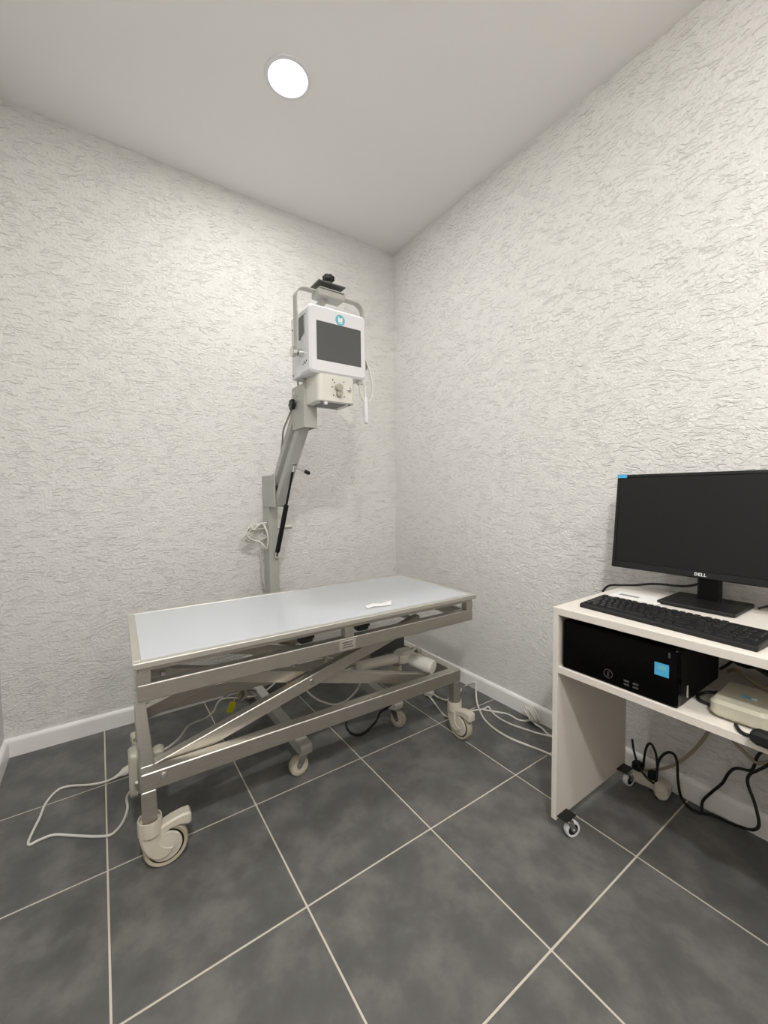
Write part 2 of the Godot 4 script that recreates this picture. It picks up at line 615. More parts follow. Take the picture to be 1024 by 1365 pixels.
func small_caster(parent: Node3D, at: Vector3, dir: float, r: float, top: float, w: float, tread: Material, hubm: Material, forkm: Material) -> void:
	var c := Node3D.new()
	c.name = "caster"
	parent.add_child(c, true)
	c.position = at
	c.rotation.y = deg_to_rad(dir)
	var hub := Vector3(r * 0.55, r, 0)
	var b := B.new()
	b.ring_lathe([Vector2(r * 0.70, -w / 2), Vector2(r * 0.94, -w / 2), Vector2(r, -w / 4), Vector2(r, w / 4), Vector2(r * 0.94, w / 2), Vector2(r * 0.70, w / 2)], hub, Vector3(0, 0, 1), 28)
	part("tread", b, tread, c)
	b = B.new()
	b.lathe([Vector2(r * 0.25, -w * 0.45), Vector2(r * 0.71, -w * 0.38), Vector2(r * 0.71, w * 0.38), Vector2(r * 0.25, w * 0.45)], hub, Vector3(0, 0, 1), 28)
	part("hub", b, hubm, c)
	b = B.new()
	for s in [-1.0, 1.0]:
		b.prism(PackedVector2Array([Vector2(-r * 0.35, r * 2.12), Vector2(r * 0.45, r * 2.12), Vector2(r * 0.85, r * 1.15), Vector2(r * 0.72, r * 0.80), Vector2(r * 0.40, r * 0.80), Vector2(r * 0.05, r * 1.3)]), Vector3(0, 0, s * (w / 2 + 0.003)), Basis(), 0.003, 0.0006)
	b.box(Vector3(r * 0.05, r * 2.12, 0), Vector3(r * 0.9, 0.004, w + 0.008), 0.001)
	b.rod(hub + Vector3(0, 0, -w / 2 - 0.006), hub + Vector3(0, 0, w / 2 + 0.006), r * 0.17)
	b.lathe([Vector2(r * 0.42, r * 2.12), Vector2(r * 0.46, r * 2.3), Vector2(r * 0.3, r * 2.36), Vector2(r * 0.3, top)], Vector3.ZERO, Vector3.UP, 20)
	part("fork", b, forkm, c)

# ---------------------------------------------------------------- lifting examination table
func build_table() -> void:
	var t := thing("examination_table", Vector3(-1.008, 0, 0.775), "stainless steel scissor-lift examination table with glossy white top on casters", "table")
	t.rotation.y = -0.028
	var L := 1.34
	var W := 0.585
	var top := 0.665
	# tabletop: white panel in a metal edging
	var tt := Node3D.new()
	tt.name = "tabletop"
	t.add_child(tt)
	var b := B.new()
	b.box(Vector3(0, top - 0.009, 0), Vector3(L - 0.046, 0.014, W - 0.046), 0.001)
	part("white_panel", b, M.panel, tt)
	b = B.new()
	var e := 0.024
	for s in [-1.0, 1.0]:
		b.box(Vector3(0, top - 0.009, s * (W / 2 - e / 2)), Vector3(L, 0.018, e), 0.002)
		b.box(Vector3(s * (L / 2 - e / 2), top - 0.009, 0), Vector3(e, 0.018, W - 2 * e), 0.002)
	part("edging", b, M.edging, tt)
	b = B.new()
	for s in [-1.0, 1.0]:
		b.box(Vector3(0, top - 0.025, s * (W / 2 - 0.030)), Vector3(L - 0.03, 0.014, 0.03), 0.001)
		b.box(Vector3(s * (L / 2 - 0.030), top - 0.025, 0), Vector3(0.03, 0.014, W - 0.09), 0.001)
	part("sub_frame", b, M.steel, tt)
	# upper frame
	var uy := 0.570
	for s in [-1.0, 1.0]:
		b = B.new()
		b.box(Vector3(0, uy, s * (W / 2 - 0.033)), Vector3(L - 0.02, 0.050, 0.036), 0.0025)
		part("upper_rail", b, M.steel, t)
		b = B.new()
		b.box(Vector3(s * (L / 2 - 0.028), uy, 0), Vector3(0.036, 0.050, W - 0.102), 0.0025)
		part("upper_rail", b, M.steel, t)
		for px in [-L / 2 + 0.028, 0.022, L / 2 - 0.028]:
			b = B.new()
			b.box(Vector3(px, 0.614, s * (W / 2 - 0.033)), Vector3(0.036, 0.040, 0.036), 0.002)
			part("post", b, M.steel, t)
	for px in [-0.30, 0.36]:
		b = B.new()
		b.box(Vector3(px, 0.630, 0), Vector3(0.06, 0.012, W - 0.10), 0.001)
		part("crossbar", b, M.steel, t)
	# cassette tray guides below the top
	b = B.new()
	b.box(Vector3(0.02, 0.606, -0.02), Vector3(0.62, 0.006, 0.40), 0.001)
	for s in [-1.0, 1.0]:
		b.box(Vector3(0.02, 0.613, -0.02 + s * 0.197), Vector3(0.62, 0.012, 0.006), 0.001)
	part("cassette_tray", b, M.edging, t)
	for px in [-0.135, 0.10]:
		b = B.new()
		b.box(Vector3(px, 0.611, 0.228), Vector3(0.052, 0.030, 0.034), 0.005)
		b.box(Vector3(px + 0.012, 0.621, 0.246), Vector3(0.014, 0.018, 0.02), 0.003)
		b.rod(Vector3(px - 0.028, 0.622, 0.238), Vector3(px + 0.03, 0.613, 0.238), 0.006)
		part("clamp", b, M.black, t)
	# base frame
	var bx := -0.020
	var bz := -0.020
	var bl := 1.28
	var bw := 0.52
	var by := 0.2825
	for s in [-1.0, 1.0]:
		b = B.new()
		b.box(Vector3(bx, by, bz + s * (bw / 2 - 0.02)), Vector3(bl, 0.055, 0.04), 0.0025)
		part("base_rail", b, M.steel, t)
		b = B.new()
		b.box(Vector3(bx + s * (bl / 2 - 0.02), by, bz), Vector3(0.04, 0.055, bw - 0.08), 0.0025)
		part("base_rail", b, M.steel, t)
		for q in [-1.0, 1.0]:
			b = B.new()
			b.box(Vector3(bx + s * (bl / 2 - 0.02), 0.1995, bz + q * (bw / 2 - 0.02)), Vector3(0.04, 0.111, 0.04), 0.002)
			part("leg", b, M.steel, t)
	big_caster(t, Vector3(bx - bl / 2 + 0.02, 0, bz + bw / 2 - 0.02), 0.0)
	big_caster(t, Vector3(bx + bl / 2 - 0.02, 0, bz + bw / 2 - 0.02), -88.0)
	big_caster(t, Vector3(bx - bl / 2 + 0.02, 0, bz - bw / 2 + 0.02), 100.0)
	big_caster(t, Vector3(bx + bl / 2 - 0.02, 0, bz - bw / 2 + 0.02), 60.0)
	# scissor arms: an X on either side
	var xl := -0.600
	var xr := 0.402
	for s in [-1.0, 1.0]:
		var zo: float = bz + s * (bw / 2 - 0.062)
		var zi: float = bz + s * (bw / 2 - 0.102)
		b = B.new()
		b.beam(Vector3(xl - 0.02, 0.284, zo), Vector3(xr + 0.02, 0.568, zo), 0.034, 0.046)
		part("scissor_arm", b, M.steel, t)
		b = B.new()
		b.beam(Vector3(xl - 0.02, 0.5735, zi), Vector3(xr + 0.085, 0.266, zi), 0.034, 0.046)
		part("scissor_arm", b, M.steel, t)
		for p in [Vector3(xl, 0.289, s * (bw / 2) + bz), Vector3((xl + xr) / 2, 0.426, zo + s * 0.017), Vector3(xr, 0.562, zo + s * 0.017), Vector3(xl + 0.015, 0.570, zi + s * 0.017)]:
			b = B.new()
			b.lathe([Vector2(0.010, -0.02), Vector2(0.010, 0.004), Vector2(0.007, 0.008)], p, Vector3(0, 0, s), 12)
			part("bolt", b, M.chrome, t)
	for p in [Vector3(xr, 0.565, 0), Vector3((xl + xr) / 2, 0.426, 0)]:
		b = B.new()
		b.rod(p + Vector3(0, 0, bz - bw / 2 + 0.05), p + Vector3(0, 0, bz + bw / 2 - 0.05), 0.011)
		part("cross_rod", b, M.edging, t)
	# lifting arm the actuator pushes
	b = B.new()
	b.beam(Vector3(0.10, 0.335, bz - 0.02), Vector3(0.25, 0.37, bz + 0.0), 0.03, 0.04)
	b.beam(Vector3(0.05, 0.40, 0.0), Vector3(0.20, 0.345, 0.0), 0.03, 0.035)
	part("lift_bracket", b, M.steel, t)
	# electric actuator
	var ac := Node3D.new()
	ac.name = "actuator"
	t.add_child(ac)
	b = B.new()
	b.rod(Vector3(0.135, 0.355, 0.03), Vector3(0.185, 0.352, 0.03), 0.012)
	part("piston_rod", b, M.chrome, ac)
	b = B.new()
	b.lathe([Vector2(0.022, 0.0), Vector2(0.026, 0.004), Vector2(0.026, 0.02), Vector2(0.0225, 0.024), Vector2(0.0225, 0.235)], Vector3(0.178, 0.353, 0.03), Vector3(1, -0.05, 0), 20)
	part("tube", b, M.cream, ac)
	b = B.new()
	b.box(Vector3(0.445, 0.345, 0.035), Vector3(0.085, 0.062, 0.075), 0.012)
	part("gear_housing", b, M.cream, ac)
	b = B.new()
	b.lathe([Vector2(0.030, 0.0), Vector2(0.033, 0.006), Vector2(0.033, 0.115), Vector2(0.030, 0.122)], Vector3(0.470, 0.335, 0.06), Vector3(0.35, -0.12, 1.0), 24)
	part("motor", b, M.cream, ac)
	b = B.new()
	b.rod(Vector3(0.485, 0.345, 0.02), Vector3(0.555, 0.350, 0.0), 0.008)
	b.box(Vector3(0.55, 0.335, 0.0), Vector3(0.03, 0.03, 0.05), 0.003)
	part("rear_clevis", b, M.steel, ac)
	# control box hung in the far corner
	b = B.new()
	b.box(Vector3(0.46, 0.335, -0.175), Vector3(0.21, 0.075, 0.10), 0.004)
	part("control_box", b, M.stand_dark, t)
	b = B.new()
	b.box(Vector3(0.352, 0.335, -0.175), Vector3(0.004, 0.072, 0.097), 0.001)
	part("box_cover", b, M.steel, t)
	b = B.new()
	b.box(Vector3(0.57, 0.345, -0.19), Vector3(0.01, 0.10, 0.06), 0.002)
	part("box_bracket", b, M.steel, t)
	# rating plate
	b = B.new()
	b.box(Vector3(0.012, 0.570, W / 2 - 0.0145), Vector3(0.066, 0.036, 0.002), 0.0005)
	var pl := part("rating_plate", b, M.edging, t)
	b = B.new()
	for k in 3:
		b.box(Vector3(0.012, 0.580 - 0.009 * k, W / 2 - 0.0133), Vector3(0.046 - 0.008 * (k % 2), 0.003, 0.0006))
	part("plate_print", b, M.print_dark, pl)
	# mains inlet on the left end of the base
	b = B.new()
	b.prism(rrect(0.15, 0.062, 0.022, 5), Vector3(bx - bl / 2 - 0.014, 0.255, bz + 0.13), Basis(Vector3(0, 1, 0), Vector3(0, 0, 1), Vector3(1, 0, 0)), 0.028, 0.006)
	part("mains_inlet", b, M.cream_dark, t)
	b = B.new()
	b.box(Vector3(bx - bl / 2 + 0.056, 0.285, bz + 0.13), Vector3(0.032, 0.05, 0.045), 0.006)
	part("inlet_socket", b, M.cream_dark, t)

# ---------------------------------------------------------------- X-ray stand
func build_stand() -> void:
	var t := thing("xray_stand", Vector3(-0.965, 0, 0.13), "grey mobile stand with angled parallel arm carrying the imaging unit behind table", "stand")
	var cx := -0.965
	var b := B.new()
	# U-shaped foot: crossbar and two legs
	b.box(Vector3(-0.85, 0.105, 0.135), Vector3(0.56, 0.05, 0.06), 0.003)
	wpart("crossbar", b, M.stand, t)
	for x in [-1.1, -0.6]:
		b = B.new()
		var zend := 0.845 if x < -1.0 else 0.79
		b.box(Vector3(x, 0.105, (0.165 + zend) / 2), Vector3(0.045, 0.05, zend - 0.165), 0.003)
		wpart("leg", b, M.stand, t)
		b = B.new()
		b.prism(PackedVector2Array([Vector2(-0.03, 0.132), Vector2(0.032, 0.132), Vector2(0.040, 0.118), Vector2(0.034, 0.094), Vector2(0.010, 0.085), Vector2(-0.03, 0.09)]), Vector3(x, 0, zend), Basis(Vector3(0, 0, 1), Vector3.UP, Vector3(-1, 0, 0)), 0.05, 0.003)
		wpart("leg_end", b, M.stand, t)
		small_caster(t, Vector3(x, 0, zend) - t.position, 180.0 if x < -1.0 else -70.0, 0.0395, 0.090, 0.024, M.tread, M.caster, M.chrome)
	for x in [-1.1, -0.6]:
		small_caster(t, Vector3(x, 0, 0.135) - t.position, 100.0, 0.037, 0.085, 0.024, M.tread, M.caster, M.chrome)
	# column
	b = B.new()
	b.box(Vector3(cx, 0.66, 0.135), Vector3(0.052, 1.06, 0.098), 0.003)
	wpart("column", b, M.stand, t)
	# head of the column: two cheeks
	for s in [-1.0, 1.0]:
		b = B.new()
		b.box(Vector3(cx + s * 0.029, 1.145, 0.20), Vector3(0.006, 0.168, 0.195), 0.001)
		var ch := wpart("cheek_plate", b, M.stand, t)
		for y in [1.085, 1.205]:
			b = B.new()
			b.lathe([Vector2(0.006, 0.0), Vector2(0.006, 0.003), Vector2(0.004, 0.0045)], Vector3(cx + s * 0.032, y, 0.278), Vector3(s, 0, 0), 10)
			wpart("screw", b, M.chrome, ch)
	b = B.new()
	b.box(Vector3(cx, 1.226, 0.17), Vector3(0.052, 0.006, 0.13), 0.001)
	b.lathe([Vector2(0.007, 0.0), Vector2(0.007, 0.008), Vector2(0.004, 0.010)], Vector3(cx, 1.229, 0.20), Vector3.UP, 12)
	wpart("cap_plate", b, M.stand, t)
	# the two parallel bars of the arm (side faces traced on the plane x = -0.99)
	b = B.new()
	b.beam(Vector3(cx, 1.080, 0.275), Vector3(cx, 1.452, 0.612), 0.048, 0.042, Vector3(0, 1, -1))
	wpart("arm_bar", b, M.stand, t)
	b = B.new()
	b.beam(Vector3(cx, 1.185, 0.255), Vector3(cx, 1.557, 0.592), 0.048, 0.038, Vector3(0, 1, -1))
	wpart("arm_bar", b, M.stand, t)
	# bracket at the top of the arm
	b = B.new()
	for s in [-1.0, 1.0]:
		b.box(Vector3(cx + s * 0.0285, 1.518, 0.618), Vector3(0.006, 0.190, 0.125), 0.001)
	b.box(Vector3(cx, 1.530, 0.682), Vector3(0.063, 0.214, 0.006), 0.001)
	b.box(Vector3(cx, 1.610, 0.640), Vector3(0.057, 0.006, 0.085), 0.001)
	var br := wpart("arm_bracket", b, M.stand, t)
	for y in [1.445, 1.585]:
		b = B.new()
		b.lathe([Vector2(0.006, 0.0), Vector2(0.006, 0.003), Vector2(0.004, 0.0045)], Vector3(cx - 0.0315, y, 0.575 + (y - 1.445) * 0.1), Vector3(-1, 0, 0), 10)
		wpart("screw", b, M.chrome, br)
	# black locking knob on the bracket
	b = star_knob(Vector3(cx - 0.032, 1.535, 0.588), Vector3(-1, 0, 0), 0.026, 0.022)
	wpart("locking_knob", b, M.black, t)
	# post behind the unit and the bar it hangs from
	b = B.new()
	b.box(Vector3(cx + 0.050, 1.762, 0.590), Vector3(0.045, 0.41, 0.04), 0.003)
	b.box(Vector3(cx + 0.020, 1.590, 0.605), Vector3(0.105, 0.05, 0.06), 0.003)
	b.rod(Vector3(cx + 0.050, 1.960, 0.575), Vector3(cx + 0.050, 1.960, 0.740), 0.0145, 0.0145, 20)
	wpart("post", b, M.stand, t)
	# gas spring
	var gs := Node3D.new()
	gs.name = "gas_spring"
	t.add_child(gs)
	var s0 := Vector3(-0.958, 0.800, 0.205)
	var s1 := Vector3(-0.958, 1.272, 0.470)
	var sd := (s1 - s0).normalized()
	b = B.new()
	b.rod(s0 + sd * 0.02, s0 + sd * 0.31, 0.0125)
	wpart("cylinder", b, M.rubber, gs)
	b = B.new()
	b.rod(s0 + sd * 0.30, s1 - sd * 0.03, 0.0055)
	wpart("piston_rod", b, M.rubber, gs)
	b = B.new()
	b.box(Vector3(-0.958, 0.797, 0.195), Vector3(0.022, 0.036, 0.024), 0.002)
	b.rod(s0 - sd * 0.012, s0 + sd * 0.024, 0.007)
	wpart("end_fitting", b, M.chrome, gs)
	b = B.new()
	b.box(s1 + Vector3(0, 0.016, -0.006), Vector3(0.022, 0.045, 0.016), 0.002, Basis(Vector3(1, 0, 0), -0.7))
	b.rod(s1 - sd * 0.035, s1 + sd * 0.012, 0.007)
	b.rod(s1 + Vector3(-0.016, 0, 0), s1 + Vector3(0.016, 0, 0), 0.005)
	wpart("end_fitting", b, M.chrome, gs)
	# release lever with a black grip
	b = B.new()
	b.rod(s1 + Vector3(0, -0.012, 0), Vector3(-0.888, 1.243, 0.44), 0.004)
	var lv := wpart("release_lever", b, M.chrome, t)
	b = B.new()
	b.lathe([Vector2(0.005, 0.0), Vector2(0.0095, 0.006), Vector2(0.0100, 0.026), Vector2(0.006, 0.034)], Vector3(-0.893, 1.246, 0.44), Vector3(0.9, -0.42, 0), 14)
	wpart("grip", b, M.black, lv)
	# cable hook bar through the column
	b = B.new()
	b.rod(Vector3(-1.085, 0.938, 0.13), Vector3(-0.842, 0.942, 0.13), 0.012)
	var hb := wpart("hook_bar", b, M.edging, t)
	b = B.new()
	b.lathe([Vector2(0.0075, 0.0), Vector2(0.011, 0.002), Vector2(0.011, 0.008), Vector2(0.008, 0.010)], Vector3(-1.083, 0.938, 0.13), Vector3(-1, 0, 0), 14)
	wpart("end_cap", b, M.black, hb)

func star_knob(o: Vector3, axis: Vector3, r: float, h: float) -> B:
	var d := axis.normalized()
	var s := d.cross(Vector3.UP if absf(d.y) < 0.9 else Vector3.RIGHT).normalized()
	var q := s.cross(d)
	var poly := PackedVector2Array()
	for i in 48:
		var f := TAU * i / 48
		var rr := r * (0.90 + 0.10 * cos(f * 6.0))
		poly.append(Vector2(cos(f), sin(f)) * rr)
	var b := B.new()
	b.prism(poly, o + d * (h * 0.62), Basis(s, q, s.cross(q)), h * 0.76, h * 0.16)
	b.lathe([Vector2(r * 0.42, 0.0), Vector2(r * 0.52, h * 0.3)], o, d, 20)
	return b

# ---------------------------------------------------------------- X-ray unit
func build_unit() -> void:
	var x0 := -1.022
	var x1 := -0.752
	var y0 := 1.630
	var y1 := 1.902
	var z0 := 0.620
	var z1 := 0.812
	var cx := (x0 + x1) / 2
	var cy := (y0 + y1) / 2
	var t := thing("portable_xray_unit", Vector3(cx, y0, (z0 + z1) / 2), "white boxy imaging unit with dark grey screen hung in a yoke above table", "x-ray unit")
	var b := B.new()
	# body: side outline with rounded front edges, pushed across x
	var F := Basis(Vector3(1, 0, 0), Vector3(0, 1, 0), Vector3(0, 0, 1))
	b.prism(rrect(x1 - x0, y1 - y0, 0.017, 6), Vector3(cx, cy, z1 - 0.0475), F, 0.095, 0.008)
	wpart("front_case", b, M.body, t)
	b = B.new()
	b.prism(rrect(x1 - x0 - 0.006, y1 - y0 - 0.006, 0.006, 3), Vector3(cx, cy, (z0 + z1 - 0.095) / 2), F, z1 - 0.095 - z0 + 0.004, 0.002)
	wpart("rear_case", b, M.body, t)
	# vent recess on the left flank
	b = B.new()
	b.prism(PackedVector2Array([Vector2(-0.032, 0.045), Vector2(0.024, 0.045), Vector2(0.024, -0.028), Vector2(-0.032, -0.045)]), Vector3(x0 + 0.0015, 1.826, 0.740), Basis(Vector3(0, 0, 1), Vector3.UP, Vector3(-1, 0, 0)), 0.008, 0.001)
	var vt := wpart("side_vent", b, M.vent, t)
	b = B.new()
	for k in 7:
		b.box(Vector3(x0 - 0.0028, 1.796 + 0.011 * k, 0.738), Vector3(0.002, 0.004, 0.044))
	wpart("louvre", b, M.cable_grey, vt)
	# screws
	for p in [Vector3(x0 + 0.003, 1.846, 0.634), Vector3(x0 + 0.003, 1.650, 0.634), Vector3(x0, 1.868, 0.775)]:
		b = B.new()
		b.lathe([Vector2(0.004, 0.0), Vector2(0.004, 0.0012), Vector2(0.0025, 0.002)], p, Vector3(-1, 0, 0), 10)
		wpart("screw", b, M.stand_dark, t)
	# markings on the flank
	b = B.new()
	for k in 4:
		b.box(Vector3(x0 - 0.0003, 1.672 + 0.007 * (k % 2), 0.745 + 0.011 * k), Vector3(0.0012, 0.006, 0.007))
	wpart("marking", b, M.print_dark, t)
	# screen
	b = B.new()
	b.box(Vector3(-0.885, 1.760, z1 - 0.0005), Vector3(0.212, 0.158, 0.003), 0.001)
	wpart("screen", b, M.lcd, t)
	# round sticker with a cat's outline
	b = B.new()
	b.lathe([Vector2(0.0225, 0.0), Vector2(0.0225, 0.0008)], Vector3(-0.880, 1.860, z1), Vector3(0, 0, 1), 32)
	var stk := wpart("round_sticker", b, M.teal, t)
	b = B.new()
	b.prism(PackedVector2Array([Vector2(-0.010, -0.009), Vector2(0.010, -0.009), Vector2(0.011, 0.006), Vector2(0.009, 0.013), Vector2(0.005, 0.007), Vector2(-0.004, 0.006), Vector2(-0.008, 0.014), Vector2(-0.011, 0.006)]), Vector3(-0.880, 1.8615, z1 + 0.001), F, 0.0006)
	wpart("sticker_figure", b, M.print_white, stk)
	b = B.new()
	b.box(Vector3(-0.880, 1.8475, z1 + 0.001), Vector3(0.020, 0.002, 0.0006))
	wpart("sticker_lettering", b, M.print_white, stk)
	# collimator under the body
	var col := Node3D.new()
	col.name = "collimator"
	t.add_child(col)
	var pw := rrect(0.176, 0.156, 0.022, 6)
	b = B.new()
	b.prism(pw, Vector3(-0.895, 1.576, 0.728), Basis(Vector3(1, 0, 0), Vector3(0, 0, -1), Vector3(0, 1, 0)), 0.114, 0.003)
	wpart("housing", b, M.cream, col)
	b = B.new()
	b.box(Vector3(-0.895, 1.5185, 0.728), Vector3(0.110, 0.003, 0.100), 0.001)
	wpart("light_window", b, M.vent, col)
	for p in [Vector2(-0.068, -0.058), Vector2(0.068, -0.058), Vector2(-0.068, 0.058), Vector2(0.068, 0.058)]:
		b = B.new()
		b.lathe([Vector2(0.005, 0.0), Vector2(0.004, 0.003)], Vector3(-0.895 + p.x, 1.519, 0.728 + p.y), Vector3(0, -1, 0), 10)
		wpart("screw", b, M.stand_dark, col)
	b = B.new()
	b.lathe([Vector2(0.009, 0.0), Vector2(0.009, 0.010), Vector2(0.006, 0.013)], Vector3(-0.945, 1.519, 0.792), Vector3(0, -1, 0), 16)
	wpart("lamp_cap", b, M.body, col)
	b = B.new()
	b.lathe([Vector2(0.015, 0.0), Vector2(0.0165, 0.003), Vector2(0.0155, 0.022), Vector2(0.013, 0.024)], Vector3(-0.893, 1.578, 0.805), Vector3(0, 0, 1), 24)
	wpart("dial", b, M.cream_dark, col)
	b = B.new()
	b.lathe([Vector2(0.0125, 0.0), Vector2(0.0135, 0.003), Vector2(0.0125, 0.016), Vector2(0.010, 0.018)], Vector3(-0.890, 1.553, 0.805), Vector3(0, 0, 1), 24)
	wpart("dial", b, M.cream_dark, col)
	b = B.new()
	b.lathe([Vector2(0.008, 0.0), Vector2(0.008, 0.010), Vector2(0.005, 0.012)], Vector3(-0.840, 1.578, 0.805), Vector3(0, 0, 1), 16)
	wpart("button", b, M.chrome, col)
	for p in [Vector2(-0.917, 1.610), Vector2(-0.909, 1.600), Vector2(-0.864, 1.607), Vector2(-0.914, 1.546), Vector2(-0.863, 1.545), Vector2(-0.920, 1.580)]:
		b = B.new()
		b.lathe([Vector2(0.003, 0.0), Vector2(0.003, 0.0014)], Vector3(p.x, p.y, 0.8058), Vector3(0, 0, 1), 10)
		wpart("dial_mark", b, M.print_dark, col)
	# yoke: flat bar over the unit
	var yk := Node3D.new()
	yk.name = "yoke"
	t.add_child(yk)
	var yl := -1.052
	var yr := -0.722
	var yb := 1.715
	var yt := 1.990
	var outer := []
	var inner := []
	outer.append(Vector2(yl, yb))
	inner.append(Vector2(yl + 0.006, yb))
	for i in 9:
		var f := PI - PI / 2 * i / 8.0
		outer.append(Vector2(yl + 0.045, yt - 0.045) + Vector2(cos(f), sin(f)) * 0.045)
		inner.append(Vector2(yl + 0.045, yt - 0.045) + Vector2(cos(f), sin(f)) * 0.039)
	for i in 9:
		var f := PI / 2 - PI / 2 * i / 8.0
		outer.append(Vector2(yr - 0.045, yt - 0.045) + Vector2(cos(f), sin(f)) * 0.045)
		inner.append(Vector2(yr - 0.045, yt - 0.045) + Vector2(cos(f), sin(f)) * 0.039)
	outer.append(Vector2(yr, yb))
	inner.append(Vector2(yr - 0.006, yb))
	inner.reverse()
	b = B.new()
	b.prism(PackedVector2Array(outer + inner), Vector3(0, 0, 0.738), F, 0.032, 0.0008)
	wpart("yoke_bar", b, M.stand, yk)
	for s in [-1.0, 1.0]:
		var px: float = x0 if s < 0.0 else x1
		b = B.new()
		b.lathe([Vector2(0.017, -0.002), Vector2(0.017, 0.022), Vector2(0.014, 0.024)], Vector3(px, yb + 0.004, 0.738), Vector3(s, 0, 0), 24)
		b.lathe([Vector2(0.021, 0.030), Vector2(0.022, 0.034), Vector2(0.022, 0.044), Vector2(0.018, 0.048)], Vector3(px, yb + 0.004, 0.738), Vector3(s, 0, 0), 24)
		wpart("pivot_knob", b, M.chrome, yk)
	# clamp block, plate and black knob on top of the yoke
	b = B.new()
	b.prism(rrect(0.128, 0.026, 0.006, 3), Vector3(-0.897, 1.977, 0.742), F, 0.070, 0.003)
	wpart("clamp_block", b, M.stand, yk)
	b = B.new()
	b.box(Vector3(-0.897, 1.994, 0.742), Vector3(0.120, 0.004, 0.075), 0.001)
	wpart("clamp_jaw", b, M.stand, yk)
	b = B.new()
	b.box(Vector3(-0.900, 2.016, 0.745), Vector3(0.128, 0.005, 0.085), 0.001)
	wpart("clamp_plate", b, M.stand_dark, yk)
	b = B.new()
	b.rod(Vector3(-0.897, 1.97, 0.745), Vector3(-0.897, 2.05, 0.745), 0.006)
	wpart("stud", b, M.chrome, yk)
	b = star_knob(Vector3(-0.897, 2.034, 0.745), Vector3.UP, 0.026, 0.034)
	wpart("clamp_knob", b, M.black, yk)
	# small handle loop on top at the right
	b = B.new()
	b.tube(curve([Vector3(-0.800, 1.880, 0.77), Vector3(-0.796, 1.897, 0.77), Vector3(-0.780, 1.903, 0.77), Vector3(-0.766, 1.896, 0.77), Vector3(-0.762, 1.879, 0.77)]), 0.005, 8)
	wpart("cord_loop", b, M.body, t)
	# hand switch hanging at the right on its coiled cord
	var hs := Node3D.new()
	hs.name = "hand_switch"
	t.add_child(hs)
	b = B.new()
	b.lathe([Vector2(0.008, 0.0), Vector2(0.0115, 0.006), Vector2(0.0125, 0.055), Vector2(0.0105, 0.110), Vector2(0.006, 0.116)], Vector3(-0.737, 1.448, 0.782), Vector3(-0.02, 1, 0), 20)
	wpart("handle", b, M.body, hs)
	b = B.new()
	b.lathe([Vector2(0.006, 0.0), Vector2(0.006, 0.006)], Vector3(-0.737, 1.444, 0.782), Vector3.UP, 14)
	wpart("press_button", b, M.cream_dark, hs)
	b = B.new()
	b.lathe([Vector2(0.014, 0.0), Vector2(0.014, 0.016)], Vector3(-0.765, 1.618, 0.775), Vector3.UP, 16)
	wpart("cord_socket", b, M.cream, hs)
	b = B.new()
	b.tube(curve([Vector3(-0.745, 1.83, 0.70), Vector3(-0.728, 1.785, 0.74), Vector3(-0.716, 1.72, 0.765), Vector3(-0.706, 1.66, 0.778), Vector3(-0.701, 1.61, 0.782), Vector3(-0.706, 1.57, 0.784), Vector3(-0.722, 1.545, 0.784), Vector3(-0.742, 1.545, 0.780), Vector3(-0.757, 1.565, 0.777), Vector3(-0.764, 1.60, 0.775), Vector3(-0.765, 1.622, 0.775)]), 0.0052, 8)
	b.tube(curve([Vector3(-0.740, 1.62, 0.778), Vector3(-0.739, 1.59, 0.780), Vector3(-0.739, 1.555, 0.782)]), 0.006, 8)
	wpart("cord", b, M.cream, hs)

# ---------------------------------------------------------------- desk and what stands on it
func build_desk() -> void:
	var xf := -0.545
	var xb := -0.045
	var z0 := 1.597
	var z1 := 2.72
	var cx := (xf + xb) / 2
	var t := thing("rolling_desk", Vector3(cx, 0, (z0 + z1) / 2), "white laminate computer desk on small wheels with one shelf under its top", "desk")
	var b := B.new()
	b.box(Vector3(cx, 0.748, (z0 + z1) / 2), Vector3(xb - xf, 0.024, z1 - z0), 0.0012)
	wpart("desk_top", b, M.desk, t)
	for z in [z0 + 0.009, z1 - 0.009]:
		b = B.new()
		b.box(Vector3((xf + xb - 0.03) / 2, 0.392, z), Vector3(xb - 0.03 - xf, 0.688, 0.018), 0.001)
		wpart("side_panel", b, M.desk, t)
	b = B.new()
	b.box(Vector3(cx, 0.557, (z0 + z1) / 2), Vector3(xb - xf - 0.002, 0.022, z1 - z0 - 0.036), 0.001)
	wpart("shelf", b, M.desk, t)
	var k := 0
	for p in [Vector3(-0.520, 0, 1.643), Vector3(-0.125, 0, 1.643), Vector3(-0.515, 0, z1 - 0.044), Vector3(-0.1, 0, z1 - 0.044)]:
		small_caster(t, p - t.position, -20.0 if k % 2 == 0 else -10.0, 0.0262, 0.0612, 0.017, M.body, M.rubber, M.chrome)
		b = B.new()
		b.box(Vector3(p.x + 0.006, 0.0625, p.z + (-0.009 if p.z < 2.0 else 0.009)), Vector3(0.056, 0.003, 0.036), 0.0006)
		wpart("caster_plate", b, M.black, t)
		k += 1

